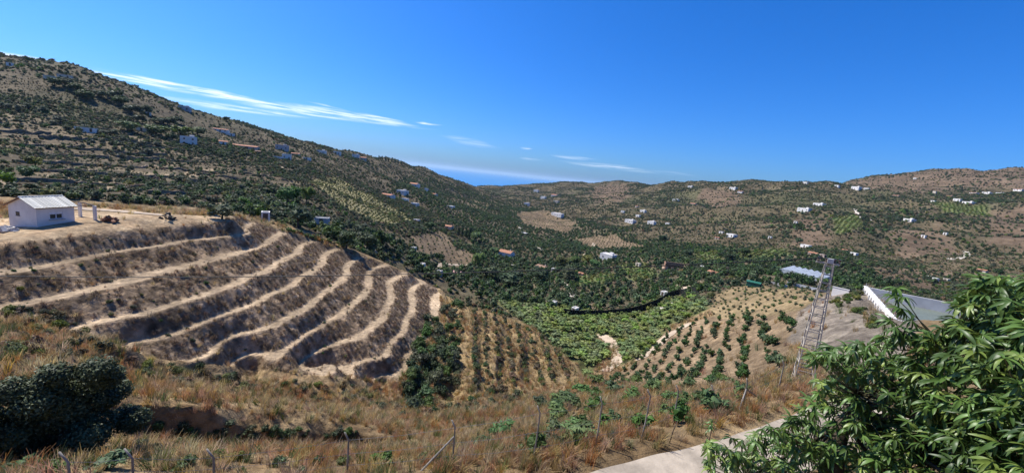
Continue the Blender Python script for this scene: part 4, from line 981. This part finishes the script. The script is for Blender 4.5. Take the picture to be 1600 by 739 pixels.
# things on the terrace
def rubble(px, py, wp, hp, m_, name, label, cat, seed, n=26, rmin=60):
    p = hit(px, py, rmin); s_ = mpp(p); rr = np.random.default_rng(seed); e = MB(); w, h = wp*s_, hp*s_
    for k in range(n):
        x = rr.normal()*w*.24; y = rr.normal()*w*.16; z = max(0, h*(.85-1.6*abs(x)/w))*rr.random(); q_ = w*(.06+.09*rr.random())
        bm = MB(); bm.box((0, 0, 0), (q_*2, q_*(1+rr.random()), q_*.8)); M3 = Euler((rr.normal()*.5, rr.normal()*.5, rr.random()*6.28)).to_matrix()
        e.add([tuple(M3@Vector(v)+Vector((x, y, z+q_*.25))) for v in bm.v], bm.f)
    return tag(e.build(name, m_, None, p), label, cat)
rubble(171,346,25,9,mat('rubble', (.27, .13, .07), var=.3, vscale=3), 'rubble_pile', 'rusty brown heap of rubble right of the porch pillars', 'rubble', 5)
rubble(264,343,19,12,mat('black_sacks', (.022, .02, .02), rough=.6, var=.3), 'dark_heap', 'black heap of sacks alone on the bare terrace', 'heap', 6, 18)
rubble(12,361,36,6,mat('pale_slabs', (.5, .47, .44), var=.2), 'broken_slabs', 'pale broken slabs on the ground left of the small house', 'slabs', 7, 20)
# roofless brick ruin
p = hit(1053, 424, 150); s_ = mpp(p); e = empty('brick_ruin', (p[0], p[1], p[2]-.2), -math.atan2(p[0], p[1])+R(8)); w, d, h = 30*s_, 18*s_, 13*s_
for (c_, dm) in (((0, d/2, h*.5), (w, .4, h)), ((-w/2+.2, 0, h*.5), (.4, d-.45, h)), ((w/2-.2, 0, h*.42), (.4, d-.45, h*.84))): MB().box(c_, dm).build('wall', M_BRICK, e)
mf = MB()
for k in range(4): mf.box((-w*.42+k*w*.28, -d/2, h*.3), (w*.12, .4, h*.62))
mf.build('front_wall', mat('tan_stone', (.36, .25, .17), var=.2), e)
for k in range(5): MB().beam((-w/2+.3, -d*.3+k*d*.18, h*.86), (w/2-.3, -d*.3+k*d*.18, h*.80), .18).build('rafter', M_BARK, e)
MB().box((-w*.56, -d*.1, h*.3), (w*.1, d*1.3, .35), R(-6)).build('ramp_wall', mat('tan_stone', (.36, .25, .17), var=.2), e)
tag(e, 'roofless reddish brick ruin above the pale clearing in the valley', 'ruin')
# green shed on the knoll
p = hit(1177, 447, 90); s_ = mpp(p); e = empty('green_shed', (p[0], p[1], p[2]-.1), -math.atan2(p[0], p[1])+R(-6)); w, h = 18*s_, 8.5*s_; mg = mat('green_sheet', (.03, .13, .085), rough=.5, var=.1, vscale=2)
MB().box((0, 0, h*.42), (w, 2.6, h*.84)).build('wall', mg, e); shed(MB(), w, 2.6, h*.84, h, .15, .06).build('roof', mg, e); MB().box((w*.1, -1.31, h*.36), (.9, .04, h*.7)).build('door', mat('dull_green_door', (.02, .08, .05)), e)
for k in range(8): MB().box((-w*.46+k*w*.13, -1.315, h*.42), (.05, .04, h*.8)).build('sheet_rib', mg, e)
tag(e, 'green sheet metal shed at the top of the dry round knoll', 'shed')
# pale greenhouse beyond the knoll
p = hit(1257, 434, 150); s_ = mpp(p); e = empty('greenhouse', (p[0], p[1], p[2]), -math.atan2(p[0], p[1])+R(-22)); w, d = 58*s_, 34*s_; mpl = mat('greenhouse_film', (.42, .45, .47), rough=.4, var=.12, vscale=.4, spec=.5)
MB().box((0, 0, 1.1), (w, d, 2.4)).build('wall', mpl, e); nb = 7
for k in range(nb):
    bx_ = -w/2+(k+.5)*w/nb; mb = MB(); hw = w/nb/2*.985
    mb.add([(bx_-hw, -d/2-.1, 2.35), (bx_, -d/2-.1, 3.1), (bx_+hw, -d/2-.1, 2.35), (bx_-hw, d/2+.1, 2.35+1.2), (bx_, d/2+.1, 3.1+1.2), (bx_+hw, d/2+.1, 2.35+1.2)], [(0, 1, 4, 3), (1, 2, 5, 4), (0, 2, 1), (3, 4, 5), (0, 3, 5, 2)]); mb.build('roof_bay', mpl, e)
tag(e, 'large pale plastic covered greenhouse beyond the dry round knoll', 'greenhouse')
for (px, py, wp, lb) in ((1214,446,26,'low white wall on the knoll left of the brownish tree'), (1252,449,38,'long low white wall on the knoll below the greenhouse'), (1312,460,20,'low white slab at the crest of the gravel slope'), (428,246,26,'low white boundary wall left of the small white flat roofed house')):
    p = hit(px, py, 60); s_ = mpp(p); e = empty('garden_wall', (p[0], p[1], p[2]), -math.atan2(p[0], p[1])+R(-8)); w = wp*s_
    MB().box((0, 0, .25), (w, .3, 1.5)).build('wall', M_WHITE, e); MB().box((0, 0, 1.04), (w+.1, .4, .08)).build('coping', M_FLATR, e); tag(e, lb, 'wall')
# reservoir with ribbed white side
N_ = np.array((43.5, 42.8)); Fv = np.array((55.8, 60.4)); du = (Fv-N_)/np.linalg.norm(Fv-N_); dv = np.array((du[1], -du[0])); LN = float(np.linalg.norm(Fv-N_)); WD = 19.0; ztop = -11.5
e = empty('reservoir', (N_[0], N_[1], ztop), math.atan2(du[1], du[0]))    # local x runs away along the white side, local -y to the right
zb = -4.5
def wl(c_, dm, nm, m_): return MB().box(c_, dm).build(nm, m_, e)
ws = wl((LN/2, -.15, zb/2), (LN, .3, -zb), 'side_wall', M_WHITE); wl((LN-.15, -WD/2, zb/2), (.3, WD-.62, -zb), 'end_wall', M_FLATR); wl((LN/2, -WD+.15, zb/2), (LN, .3, -zb), 'back_wall', M_FLATR); wl((.15, -WD/2, zb/2), (.3, WD-.62, -zb), 'end_wall', M_FLATR)
for k in range(12): MB().box((.6+k*(LN-1.2)/11, .08, zb/2-.1), (.16, .14, -zb-.3)).build('rib', M_GREYW, ws)
MB().box((LN/2, -.15, .05), (LN+.1, .5, .098)).build('coping', M_WHITE, ws)
for k in range(13):
    MB().tube([(.2+k*(LN-.4)/12, -.15, .1), (.2+k*(LN-.4)/12, -.15, .6)], .03, 5).build('rail_post', M_GREYW, ws)
wl((LN/2, -WD/2, -1.6), (LN-.64, WD-.64, .1), 'water', mat('green_water', (.13, .15, .12), rough=.6, var=.1, spec=.5))
tag(e, 'open concrete reservoir with ribbed white side wall behind the mango tree', 'reservoir')
# old dry-stone terrace walls on the left hill
M_STONE = mat('dry_stone', (.20, .14, .085), rough=.95, var=.35, vscale=1.6, bump=.6, bscale=4)
for (x0, y0, x1, y1) in [(60,214,190,222),(150,214,250,228),(30,228,130,231),(120,234,260,243),(60,243,170,246),(180,246,300,254),(20,254,110,256),(110,258,230,262),(240,262,350,272),(30,268,150,270),(140,274,270,279),(280,282,380,292),
                         (20,284,120,286),(120,290,250,294),(260,296,390,306),(300,270,400,284),(340,300,440,316),(200,226,290,236),(0,206,80,210),(380,270,450,284),(90,196,180,204),(230,302,340,310)]:
    L_ = smooth_line(np.array([hit(x0+(x1-x0)*k/7, y0+(y1-y0)*k/7+RNG.normal()*.8, 118)[:2] for k in range(8)]), 26); gz = ground_z(L_[:, 0], L_[:, 1]); T_ = np.gradient(L_, axis=0); T_ /= np.linalg.norm(T_, axis=1)[:, None]; Nn = np.c_[-T_[:, 1], T_[:, 0]]*.3
    hh_ = 1.0+.45*perlin(L_[:, 0]/4, L_[:, 1]/4, 9); o_ = np.array((*L_[0], gz[0])); vs = np.concatenate([np.c_[L_+Nn, gz-.6], np.c_[L_+Nn, gz+hh_], np.c_[L_-Nn, gz+hh_], np.c_[L_-Nn, gz-.6]])-o_; n = len(L_)
    fs = np.array([(j*n+i, j*n+i+1, (j+1)*n+i+1, (j+1)*n+i) for j in range(3) for i in range(n-1)])
    tag(link('dry_stonework', np_mesh('dry_stonework', vs, fs, M_STONE), None, tuple(o_)), 'low dry stone terrace wall on the scrubby left hillside above the small house', 'stone wall', 'terrace walls on the left hillside')
# black shade net fence curving round the bright grove
def ribbon_pts(pts, n, rmin): 
    P_ = np.array([hit(x, y, rmin)[:2] for x, y in pts]); return smooth_line(P_, n)
fl = ribbon_pts([(880,492),(920,494),(960,493),(1000,488),(1025,478),(1040,467),(1060,460),(1092,458)], 46, 118); M_NET = mat('black_net', (.012, .014, .012), rough=.9, var=.2); e = empty('net_fence', (fl[0, 0], fl[0, 1], float(ground_z(*fl[0])[0])))
fz = ground_z(fl[:, 0], fl[:, 1]); o_ = np.array((fl[0, 0], fl[0, 1], fz[0]))
for i in range(len(fl)-1):
    a_ = np.array((*fl[i], fz[i]))-o_; b_ = np.array((*fl[i+1], fz[i+1]))-o_; t2 = np.array((b_[1]-a_[1], a_[0]-b_[0])); t2 = t2/np.linalg.norm(t2)*.04
    H_ = 2.3; vs = [(a_[0]+sg*t2[0], a_[1]+sg*t2[1], a_[2]+zz) for sg in (-1, 1) for zz in (-.4, H_)]+[(b_[0]+sg*t2[0], b_[1]+sg*t2[1], b_[2]+zz) for sg in (-1, 1) for zz in (-.4, H_)]
    MB().add(vs, [(0, 4, 5, 1), (2, 3, 7, 6), (1, 5, 7, 3)]).build('net_panel', M_NET, e); MB().tube([(a_[0], a_[1], a_[2]-.5), (a_[0], a_[1], a_[2]+H_+.12)], .06, 5).build('post', M_BARK, e)
tag(e, 'black shade net fence curving along the upper edge of the bright grove', 'fence')
# tracks, draped
M_TRACK = mat('pale_track', (.40, .31, .22), rough=.95, var=.15, vscale=.4, bump=.3, coord='Object'); M_TRACKW = mat('white_track', (.50, .44, .36), rough=.95, var=.12, vscale=.4)
def track(name, pts, w, m_, rmin=90, lift=.12):
    L_ = ribbon_pts(pts, max(12, len(pts)*10), rmin); T_ = np.gradient(L_, axis=0); T_ /= np.linalg.norm(T_, axis=1)[:, None]+1e-9; Nn = np.c_[-T_[:, 1], T_[:, 0]]; k = 5; vs = []
    for j in range(k):
        wj_ = w*(1+.18*np.sin(np.arange(len(L_))*1.7)); q_ = L_+Nn*(j/(k-1)-.5)*wj_[:, None]; vs.append(np.c_[q_, ground_z(q_[:, 0], q_[:, 1])+lift])
    n = len(L_); vs = np.concatenate(vs); fs = np.array([(j*n+i, j*n+i+1, (j+1)*n+i+1, (j+1)*n+i) for j in range(k-1) for i in range(n-1)])
    me = np_mesh(name, vs, fs[:, ::-1], m_, True); return tag(link(name, me), kind='structure')
for pts, w, m_, rm in [([(944,588),(962,570),(969,550),(952,532),(938,522)], 2.6, M_TRACK, 85), ([(1000,562),(1040,527),(1078,505)], 2.6, M_TRACK, 60), ([(878,440),(888,450),(896,458),(892,464)], 3.2, M_TRACKW, 120),
      ([(667,423),(689,412),(741,413)], 2.8, M_TRACK, 125), ([(764,412),(790,413),(812,416)], 3.0, M_TRACKW, 120), ([(828,376),(837,385),(852,392)], 4.0, M_TRACKW, 120), ([(811,343),(810,350),(813,358)], 3.5, M_TRACKW, 120),
      ([(928,380),(925,388),(912,400)], 3.0, M_TRACK, 120), ([(1336,327),(1339,334),(1344,341),(1362,344)], 4.0, M_TRACKW, 120), ([(1482,405),(1500,404),(1512,400),(1509,393)], 3.6, M_TRACKW, 120),
      ([(527,373),(565,385),(590,394)], 2.2, M_TRACK, 122), ([(420,248),(430,256),(442,264)], 3.0, M_TRACK, 120), ([(1060,470),(1042,478),(1028,486)], 2.5, M_TRACKW, 118), ([(1066,436),(1070,450),(1062,458)], 5.0, M_TRACK, 118), ([(120,326),(190,331),(262,338)], 2.6, M_TRACK, 88)]: track('dirt_track', pts, w, m_, rm)
# ------------------------------------------------------------------ foreground
M_CONC = mat('lane_concrete', (.34, .285, .22), rough=.95, var=.2, vscale=.9, bump=.35, bscale=9, coord='Object')
nl = len(road_c); vs = []; kk = 7
for j in range(kk):
    q_ = road_c+nrm*(j/(kk-1)-.5)*RWID; vs.append(np.c_[q_, np.full(nl, ROADZ+.03)+.02*np.sin(np.arange(nl)*.9+j)])
fs = np.array([(j*nl+i, j*nl+i+1, (j+1)*nl+i+1, (j+1)*nl+i) for j in range(kk-1) for i in range(nl-1)])
tag(link('concrete_lane', np_mesh('concrete_lane', np.concatenate(vs), fs, M_CONC, True)), kind='structure')
# wire fence on bent rods
M_ROD = mat('grey_rod', (.24, .22, .19), rough=.7, var=.2, vscale=4); M_WIRE = mat('wire', (.22, .21, .20), rough=.5, metal=.6)
POSTS = [(110,712,13.0),(205,700,12.6),(333,699,12.2),(545,676,12.0),(715,656,11.6),(843,634,11.8),(942,620,13.2),(1015,607,14.6),(1064,602,17.2),(1116,601,19.8),(1170,590,21.6),(1226,562,24.5)]
fe = None; tops = []
for i, (px, py, r) in enumerate(POSTS):
    a, t = pix(px, py); x, y = r*math.sin(a), r*math.cos(a); zt = t*r; zg = float(ground_z(x, y)[0])
    if zt-zg < 1.2: zt = zg+1.2
    if fe is None: fe = empty('wire_fence', (x, y, zg))
    o_ = Vector(fe.location); out = Vector((math.sin(a), math.cos(a), 0)); lean = Vector((random.uniform(-.07, .07), random.uniform(-.05, .05), 0))
    b0 = Vector((x, y, zg-.3)); k1 = Vector((x, y, zt-.28))+lean; k2 = k1+Vector((random.choice((-.16, -.12)), -.03, .28))
    MB().tube([b0-o_, (b0+k1)/2-o_+lean*.3, k1-o_, k2-o_], [.03, .028, .026, .022], 6).build('post', M_ROD, fe, smooth=True)
    tops.append((Vector((x, y, zg)), k1, k2))
for (f_, nm) in ((.3, 0), (.62, 0), (1.0, 0)):
    for i in range(len(tops)-1):
        g0, k0, _ = tops[i]; g1, k1, _ = tops[i+1]; p0 = g0.lerp(k0, f_); p1 = g1.lerp(k1, f_); md = (p0+p1)/2-Vector((0, 0, .05))
        MB().tube([p0-o_, md-o_, p1-o_], .0055, 4).build('wire', M_WIRE, fe)
for (i, dx, dy) in ((4, -1.1, -.1), (10, 1.3, .6), (10, -.7, -.8)):
    g0, k0, _ = tops[i]; q_ = Vector((g0.x+dx, g0.y+dy, float(ground_z(g0.x+dx, g0.y+dy)[0])-.1)); MB().tube([k0-o_-Vector((0, 0, .3)), q_-o_], [.03, .035], 6).build('brace', M_ROD, fe)
tag(fe, 'rusty grey wire fence with bent topped rods along the lane', 'fence')
# loose stakes by the lane
for (px, py, hp, lx, lb) in ((1045,692,40,.18,'thin leaning stake standing at the fence side of the lane'), (766,738,24,-.25,'short dark stake at the bottom edge beside the lane'), (1097,705,26,.1,'thin dry twin stem standing in the lane')):
    p = hit(px, py, 8); h = hp*mpp(p); mb = MB(); mb.tube([(0, 0, -.2), (lx*.5, .02, h*.55), (lx, 0, h)], [.02, .018, .012], 6)
    if 'twin' in lb: mb.tube([(.06, 0, -.1), (.10, .05, h*.8)], [.012, .008], 5)
    tag(mb.build('wooden_stake', M_BARK, None, p, smooth=True), lb, 'stake')
# lattice power pole
a, t = pix(1252, 600); r = 34.0; x, y = r*math.sin(a), r*math.cos(a); zg = float(ground_z(x, y)[0]); ztop = pix(1287, 409)[1]*r; HP = ztop-zg
M_LAT = mat('weathered_lattice', (.43, .38, .31), rough=.75, var=.2, vscale=2)
pe = empty('power_pole', (x, y, zg), -a+R(12)); w0, w1 = .56, .20
def leg(sx_, sy_, z): w = w0+(w1-w0)*z/HP; return Vector((sx_*w, sy_*w*.8, z))
for sx_ in (-1, 1):
    for sy_ in (-1, 1): MB().beam(leg(sx_, sy_, 0)-Vector((0, 0, .6)), leg(sx_, sy_, HP), .06, .06).build('leg', M_LAT, pe)
nr_ = 15
for k in range(nr_):
    z = .35+k*(HP-.6)/(nr_-1)
    for sy_ in (-1, 1): MB().beam(leg(-1, sy_, z), leg(1, sy_, z), .035, .045).build('rung', M_LAT, pe)
    if k % 2 == 0:
        for sx_ in (-1, 1): MB().beam(leg(sx_, -1, z), leg(sx_, 1, z), .03, .035).build('rung', M_LAT, pe)
    if k < nr_-1 and k % 2 == 0:
        z2 = .35+(k+1)*(HP-.6)/(nr_-1)
        for sx_ in (-1, 1): MB().beam(leg(sx_, -1, z), leg(sx_, 1, z2), .035, .035).build('brace', M_LAT, pe)
ca_ = MB().beam((-.75, 0, HP-.05), (.55, 0, HP-.05), .1, .12).build('cross_arm', M_LAT, pe)
for q_ in (-.65, -.2, .25, .5): MB().tube([(q_, 0, HP), (q_, 0, HP+.10), (q_, 0, HP+.14), (q_, 0, HP+.30)], [.03, .10, .05, .09], 8).build('insulator', mat('dark_insulator', (.09, .06, .05), rough=.25, spec=.5), ca_)
MB().box((0, 0, HP+.12), (.34, .3, .32)).build('junction_box', M_GREYW, pe)
tag(pe, 'pale lattice steel power pole leaning over the gravel slope', 'power pole'); pe['label'] = 'tall pale lattice power pole standing beside the mango tree'
pt = Vector((x, y, ztop)); M_CAB = mat('black_cable', (.012, .012, .012), rough=.6)
def cable(lb, p0, p1, sag, rad):
    pts = []; p0, p1 = Vector(p0), Vector(p1)
    for i in range(41):
        f_ = i/40; q_ = p0.lerp(p1, f_); q_.z -= sag*4*f_*(1-f_); pts.append(q_-p0)
    return tag(MB().tube(pts, rad, 5).build('overhead_cable', M_CAB, None, p0, smooth=True), lb, 'cable')
def on_ray(px, py, r):
    a, t = pix(px, py); return (r*math.sin(a), r*math.cos(a), t*r)
cable('black power cable running across the terraced knoll to the pole top', pt+Vector((-.5, .1, .25)), on_ray(-330, 424, 62), .85, .034)
cable('thin cable running from the pole top towards the valley ruin', pt+Vector((-.1, .2, .25)), on_ray(760, 452, 150), 1.2, .014)
cable('thin cable running from the pole top behind the mango tree', pt+Vector((.3, .1, .25)), on_ray(1750, 470, 30), .3, .014)

# ---- dark round tree at the lower left
p = hit(100, 712, 10); s_ = mpp(p)
tb = empty('carob_tree', (p[0], p[1], p[2]-.2), 0); rr = np.random.default_rng(77); rw = 100*s_
M_CAR = leafmat('carob_leaf', (.042, .062, .024), (.080, .10, .045), rnd=0, rough=.55, spec=.22, trans=.12)
# azimuth of the tree: lay its crown out across the line of sight
aa = math.atan2(p[0], p[1]); acr = Vector((math.cos(aa), -math.sin(aa), 0)); aaw = Vector((math.sin(aa), math.cos(aa), 0)); hh = 188*s_
LB = [(-.55,.45,.42),(-.1,.62,.46),(.25,.60,.40),(.62,.48,.34),(-.85,.25,.36),(.62,.22,.30),(-.3,.28,.5),(.3,.28,.48),(0,.45,.5),(-.35,.75,.3),(.05,.82,.28),(.5,.70,.26),(-.7,.60,.28),(-1.05,.35,.3),(.05,.12,.4),(-.6,.08,.35)]
bl_ = []
for (u_, v_, s2) in LB:
    for k in range(2):
        c_ = acr*(u_*rw+rr.normal()*.1*rw)+aaw*(rr.normal()*.28*rw)+Vector((0, 0, v_*hh*.92+.1)); q2 = s2*rw*(.52+.4*rr.random()); bl_.append((*c_, q2, q2, q2*.8))
lc, lf_ = leaf_cloud(bl_, 60000, .095, rr, aspect=1.8, shell=.66, up=.55); link('crown', np_mesh('crown', lc, lf_, M_CAR), tb)
ci_, cf_ = core_blobs(bl_, rr, .5, 2); link('inner_foliage', np_mesh('inner_foliage', ci_, cf_, M_DARK), tb)
mb = MB(); mb.tube([(0, 0, -.6), (.05, 0, .6), (.1, .05, 1.5)], [.28, .22, .15], 8)
for (u_, v_, s2) in LB[:9]: mb.tube([(.08, 0, .9), tuple(acr*u_*rw*.5+Vector((0, 0, v_*hh*.55+.3))), tuple(acr*u_*rw+Vector((0, 0, v_*hh*.85)))], [.10, .06, .03], 6)
mb.build('trunk', M_BARK, tb, smooth=True)
tag(tb, 'big dark round tree with grey glinting leaves at the lower left', 'tree')
for (px, py, hp, wp, lb) in ((167,731,30,56,'bright leafy shrub below the right side of the big dark tree'), (30,738,26,54,'bright leafy shrub at the bottom left corner'), (92,739,24,36,'smaller leafy shrub between the two bright ones under the dark tree')):
    tree_px(px, py, hp, wp, 'sapling', lb, 'leafy_shrub', None, 8, 'shrub')

# ---- mango tree at the right
def leaf_geo(L_, w, rng):
    """one long leaf along +x, drooping, folded on its midrib"""
    n = 6; dr = .45+.8*rng.random(); fo = .25+.3*rng.random(); tw = rng.normal()*.25; vs = []; wav = rng.random()*6
    for i in range(n+1):
        f_ = i/n; x = L_*(f_-.14*dr*f_*f_); z = L_*(.10*f_-.62*dr*f_*f_); hw = w*(math.sin(math.pi*min(1, f_*.93+.05))**.75)*.5+.0015; ry = .04*w*math.sin(wav+f_*9)
        vs += [(x, -hw, z+fo*hw+ry-tw*hw), (x, 0, z), (x, hw, z+fo*hw-ry+tw*hw)]
    fs = []
    for i in range(n): o = 3*i; fs += [(o, o+3, o+4, o+1), (o+1, o+4, o+5, o+2)]
    return np.array(vs), np.array(fs)
rr = np.random.default_rng(2024); LV = [leaf_geo(.21*(.7+.55*rr.random()), .043*(.7+.5*rr.random()), rr) for _ in range(14)]
M_MANGO_Y = leafmat('young_mango_leaf', (.13, .20, .035), (.20, .26, .06), rnd=0, rough=.4, spec=.4, trans=.25); M_MANGO_D = leafmat('old_mango_leaf', (.05, .095, .022), (.085, .14, .036), rnd=0, rough=.42, spec=.4)
MP = [(1610,432),(1585,438),(1562,428),(1530,432),(1508,452),(1502,484),(1484,506),(1450,514),(1410,518),(1372,522),(1345,528),(1322,540),(1290,534),(1262,546),(1282,575),(1272,600),(1250,640),(1222,655),(1190,668),(1160,672),(1128,690),(1092,690),(1090,712),(1110,735),(1135,800),(1760,820),(1760,440)]
def mdepth(px, py): return float(np.interp(px, [1090, 1250, 1400, 1500, 1600, 1760], [6.3, 5.9, 5.0, 4.1, 3.4, 3.0]))+max(0, (560-py))*.003
whorl = []; tries = 0
while len(whorl) < 2000:
    px, py = rr.uniform(1088, 1760), rr.uniform(428, 815); tries += 1
    if not inpoly(np.array([px]), np.array([py]), MP)[0]: continue
    edge_ = not inpoly(np.array([px-14]), np.array([py-12]), MP)[0]
    dp = mdepth(px, py)+(rr.random()**1.4)*(1.7 if not edge_ else .5)
    d_ = FWD+(px-CXP)/F_PX*RIGHT+(CYP-py)/F_PX*UPV; whorl.append((d_*dp, dp-mdepth(px, py)))
EXTRA = [(1562,448),(1540,462),(1580,470),(1520,476),(1402,450),(1412,464),(1396,462),(1406,482),(1390,500),(1398,512),(1424,500),(1105,700),(1120,712),(1300,552),(1272,560),(1335,548),(1210,672),(1180,690),(1570,560),(1590,600),(1360,540)]
for (px, py) in EXTRA:
    d_ = FWD+(px-CXP)/F_PX*RIGHT+(CYP-py)/F_PX*UPV; whorl.append((d_*(mdepth(px, py)-.1), 0.0))
bx, by = 8.0*math.sin(R(44)), 8.0*math.cos(R(44)); bz = float(ground_z(bx, by)[0]); mt = empty('mango_tree', (bx, by, bz)); mo = np.array((bx, by, bz))
WP = np.array([w_[0] for w_ in whorl])-mo; dpt = np.array([w_[1] for w_ in whorl])
# limbs to a few centres, twigs from those to every whorl
cen = WP[rr.choice(len(WP), 22, replace=False)]
for _ in range(5):
    k_ = np.argmin(np.linalg.norm(WP[:, None]-cen[None], axis=2), axis=1); cen = np.array([WP[k_ == j].mean(0) if (k_ == j).any() else cen[j] for j in range(22)])
cen = cen+.9*(cen+mo)/np.linalg.norm(cen+mo, axis=1)[:, None]+np.array((0, 0, -.2)); fork = np.array((-.15, -.1, 1.7))
MB().tube([(0, 0, -.4), (.02, .02, .6), (-.08, -.04, 1.2), tuple(fork)], [.17, .14, .12, .09], 9).build('trunk', M_BARK, mt, smooth=True)
lb_ = MB()
for c_ in cen:
    md = (fork+c_)/2+np.array((rr.normal()*.1, rr.normal()*.1, .12)); lb_.tube([tuple(fork-np.array((0, 0, .1*rr.random()))), tuple(md), tuple(c_)], [.04, .028, .016], 6)
lb_.build('limbs', M_BARK, mt, smooth=True)
tw_ = MB()
for w_, j in zip(WP, k_):
    md = (cen[j]+w_)/2+np.array((rr.normal()*.05, rr.normal()*.05, -.03)); tw_.tube([tuple(cen[j]), tuple(md), tuple(w_)], [.010, .007, .005], 4, False)
tw_.build('twigs', mat('green_twig', (.16, .15, .09), rough=.8), mt, smooth=True)
order = np.argsort(np.linalg.norm(WP+mo, axis=1)+dpt*1.5); parts_left = 300; acc = {0: [[], [], 0], 1: [[], [], 0], 2: [[], [], 0]}; MMS = [M_MANGO, M_MANGO_Y, M_MANGO_D]; LME = {}
for i in order:
    up_ = Vector((rr.normal()*.35, rr.normal()*.35, 1)).normalized(); qr = up_.to_track_quat('Z', 'Y').to_matrix(); nl_ = int(rr.integers(9, 15)); ph = rr.random()*6.28; ty = rr.choice(3, p=[.54, .16, .30])
    pxw, pyw = project(*(WP[i]+mo)); vis = pxw < 1600 and pyw < 735
    for k in range(nl_):
        az2 = ph+k*2.4; pit = rr.normal()*.35+(.3 if k > nl_*.8 else -.3); sc_ = .55+.42*rr.random(); v_ = int(rr.integers(14)); tk = ty if rr.random() > .15 else int(rr.choice(3))
        Mx = qr@Matrix.Rotation(az2, 3, 'Z')@Matrix.Rotation(-pit, 3, 'Y')@Matrix.Rotation(rr.normal()*.3, 3, 'X')
        if parts_left and vis and dpt[i] < .5 and k % 3 == 0:
            if (v_, tk) not in LME: LME[(v_, tk)] = np_mesh('leaf', LV[v_][0], LV[v_][1], MMS[tk], True)
            o = link('leaf', LME[(v_, tk)], mt); o.matrix_local = Matrix.LocRotScale(Vector(WP[i]), Mx.to_quaternion(), Vector((sc_,)*3)); parts_left -= 1; continue
        A_ = acc[tk]; co = (LV[v_][0]*sc_)@np.array(Mx).T+WP[i]; A_[0].append(co); A_[1].append(LV[v_][1]+A_[2]); A_[2] += len(co)
for tk, A_ in acc.items():
    o = link('foliage', np_mesh('foliage', np.concatenate(A_[0]), np.concatenate(A_[1]), MMS[tk], True), mt); o['kind'] = 'stuff'
tag(mt, 'large leafy mango tree with drooping glossy leaves filling the lower right', 'mango tree')
# young mango by the lane
p = hit(1106, 694, 9); ym = empty('young_mango', p); mb = MB(); mb.tube([(0, 0, -.2), (.03, 0, .5), (0, .02, 1.0)], [.022, .016, .01], 6); mb.build('stem', M_BARK, ym, smooth=True); co = []; fa = []; o = 0
for k in range(26):
    Mx = np.array(Matrix.Rotation(k*2.4, 3, 'Z')@Matrix.Rotation(rr.normal()*.35, 3, 'Y')); g_ = LV[k % 14]; c2 = (g_[0]*1.25)@Mx.T+np.array((0, .02, 1.0-.016*k)); co.append(c2); fa.append(g_[1]+o); o += len(c2)
link('foliage', np_mesh('foliage', np.concatenate(co), np.concatenate(fa), M_MANGO, True), ym); tag(ym, 'single young mango plant with a tuft of drooping leaves at the lane edge', 'sapling')

# ------------------------------------------------------------------ the air
hb = MB(); hb.box((0, 110000, (SEA-1+215)/2), (330000, 225000, 215-SEA+1))
mh = bpy.data.materials.new('haze'); mh.use_nodes = True; nt = mh.node_tree; nt.nodes.clear(); q = NB(nt)
pv = q.n('ShaderNodeVolumePrincipled'); pv.inputs['Color'].default_value = (.55, .78, 1.0, 1); pv.inputs['Density'].default_value = 3.5e-5; pv.inputs['Anisotropy'].default_value = 0.2
om = q.n('ShaderNodeOutputMaterial'); q.l(pv.outputs[0], om.inputs['Volume'])
tag(hb.build('haze', mh), 'thin blue summer haze over the valley and sea', 'haze', kind='stuff')
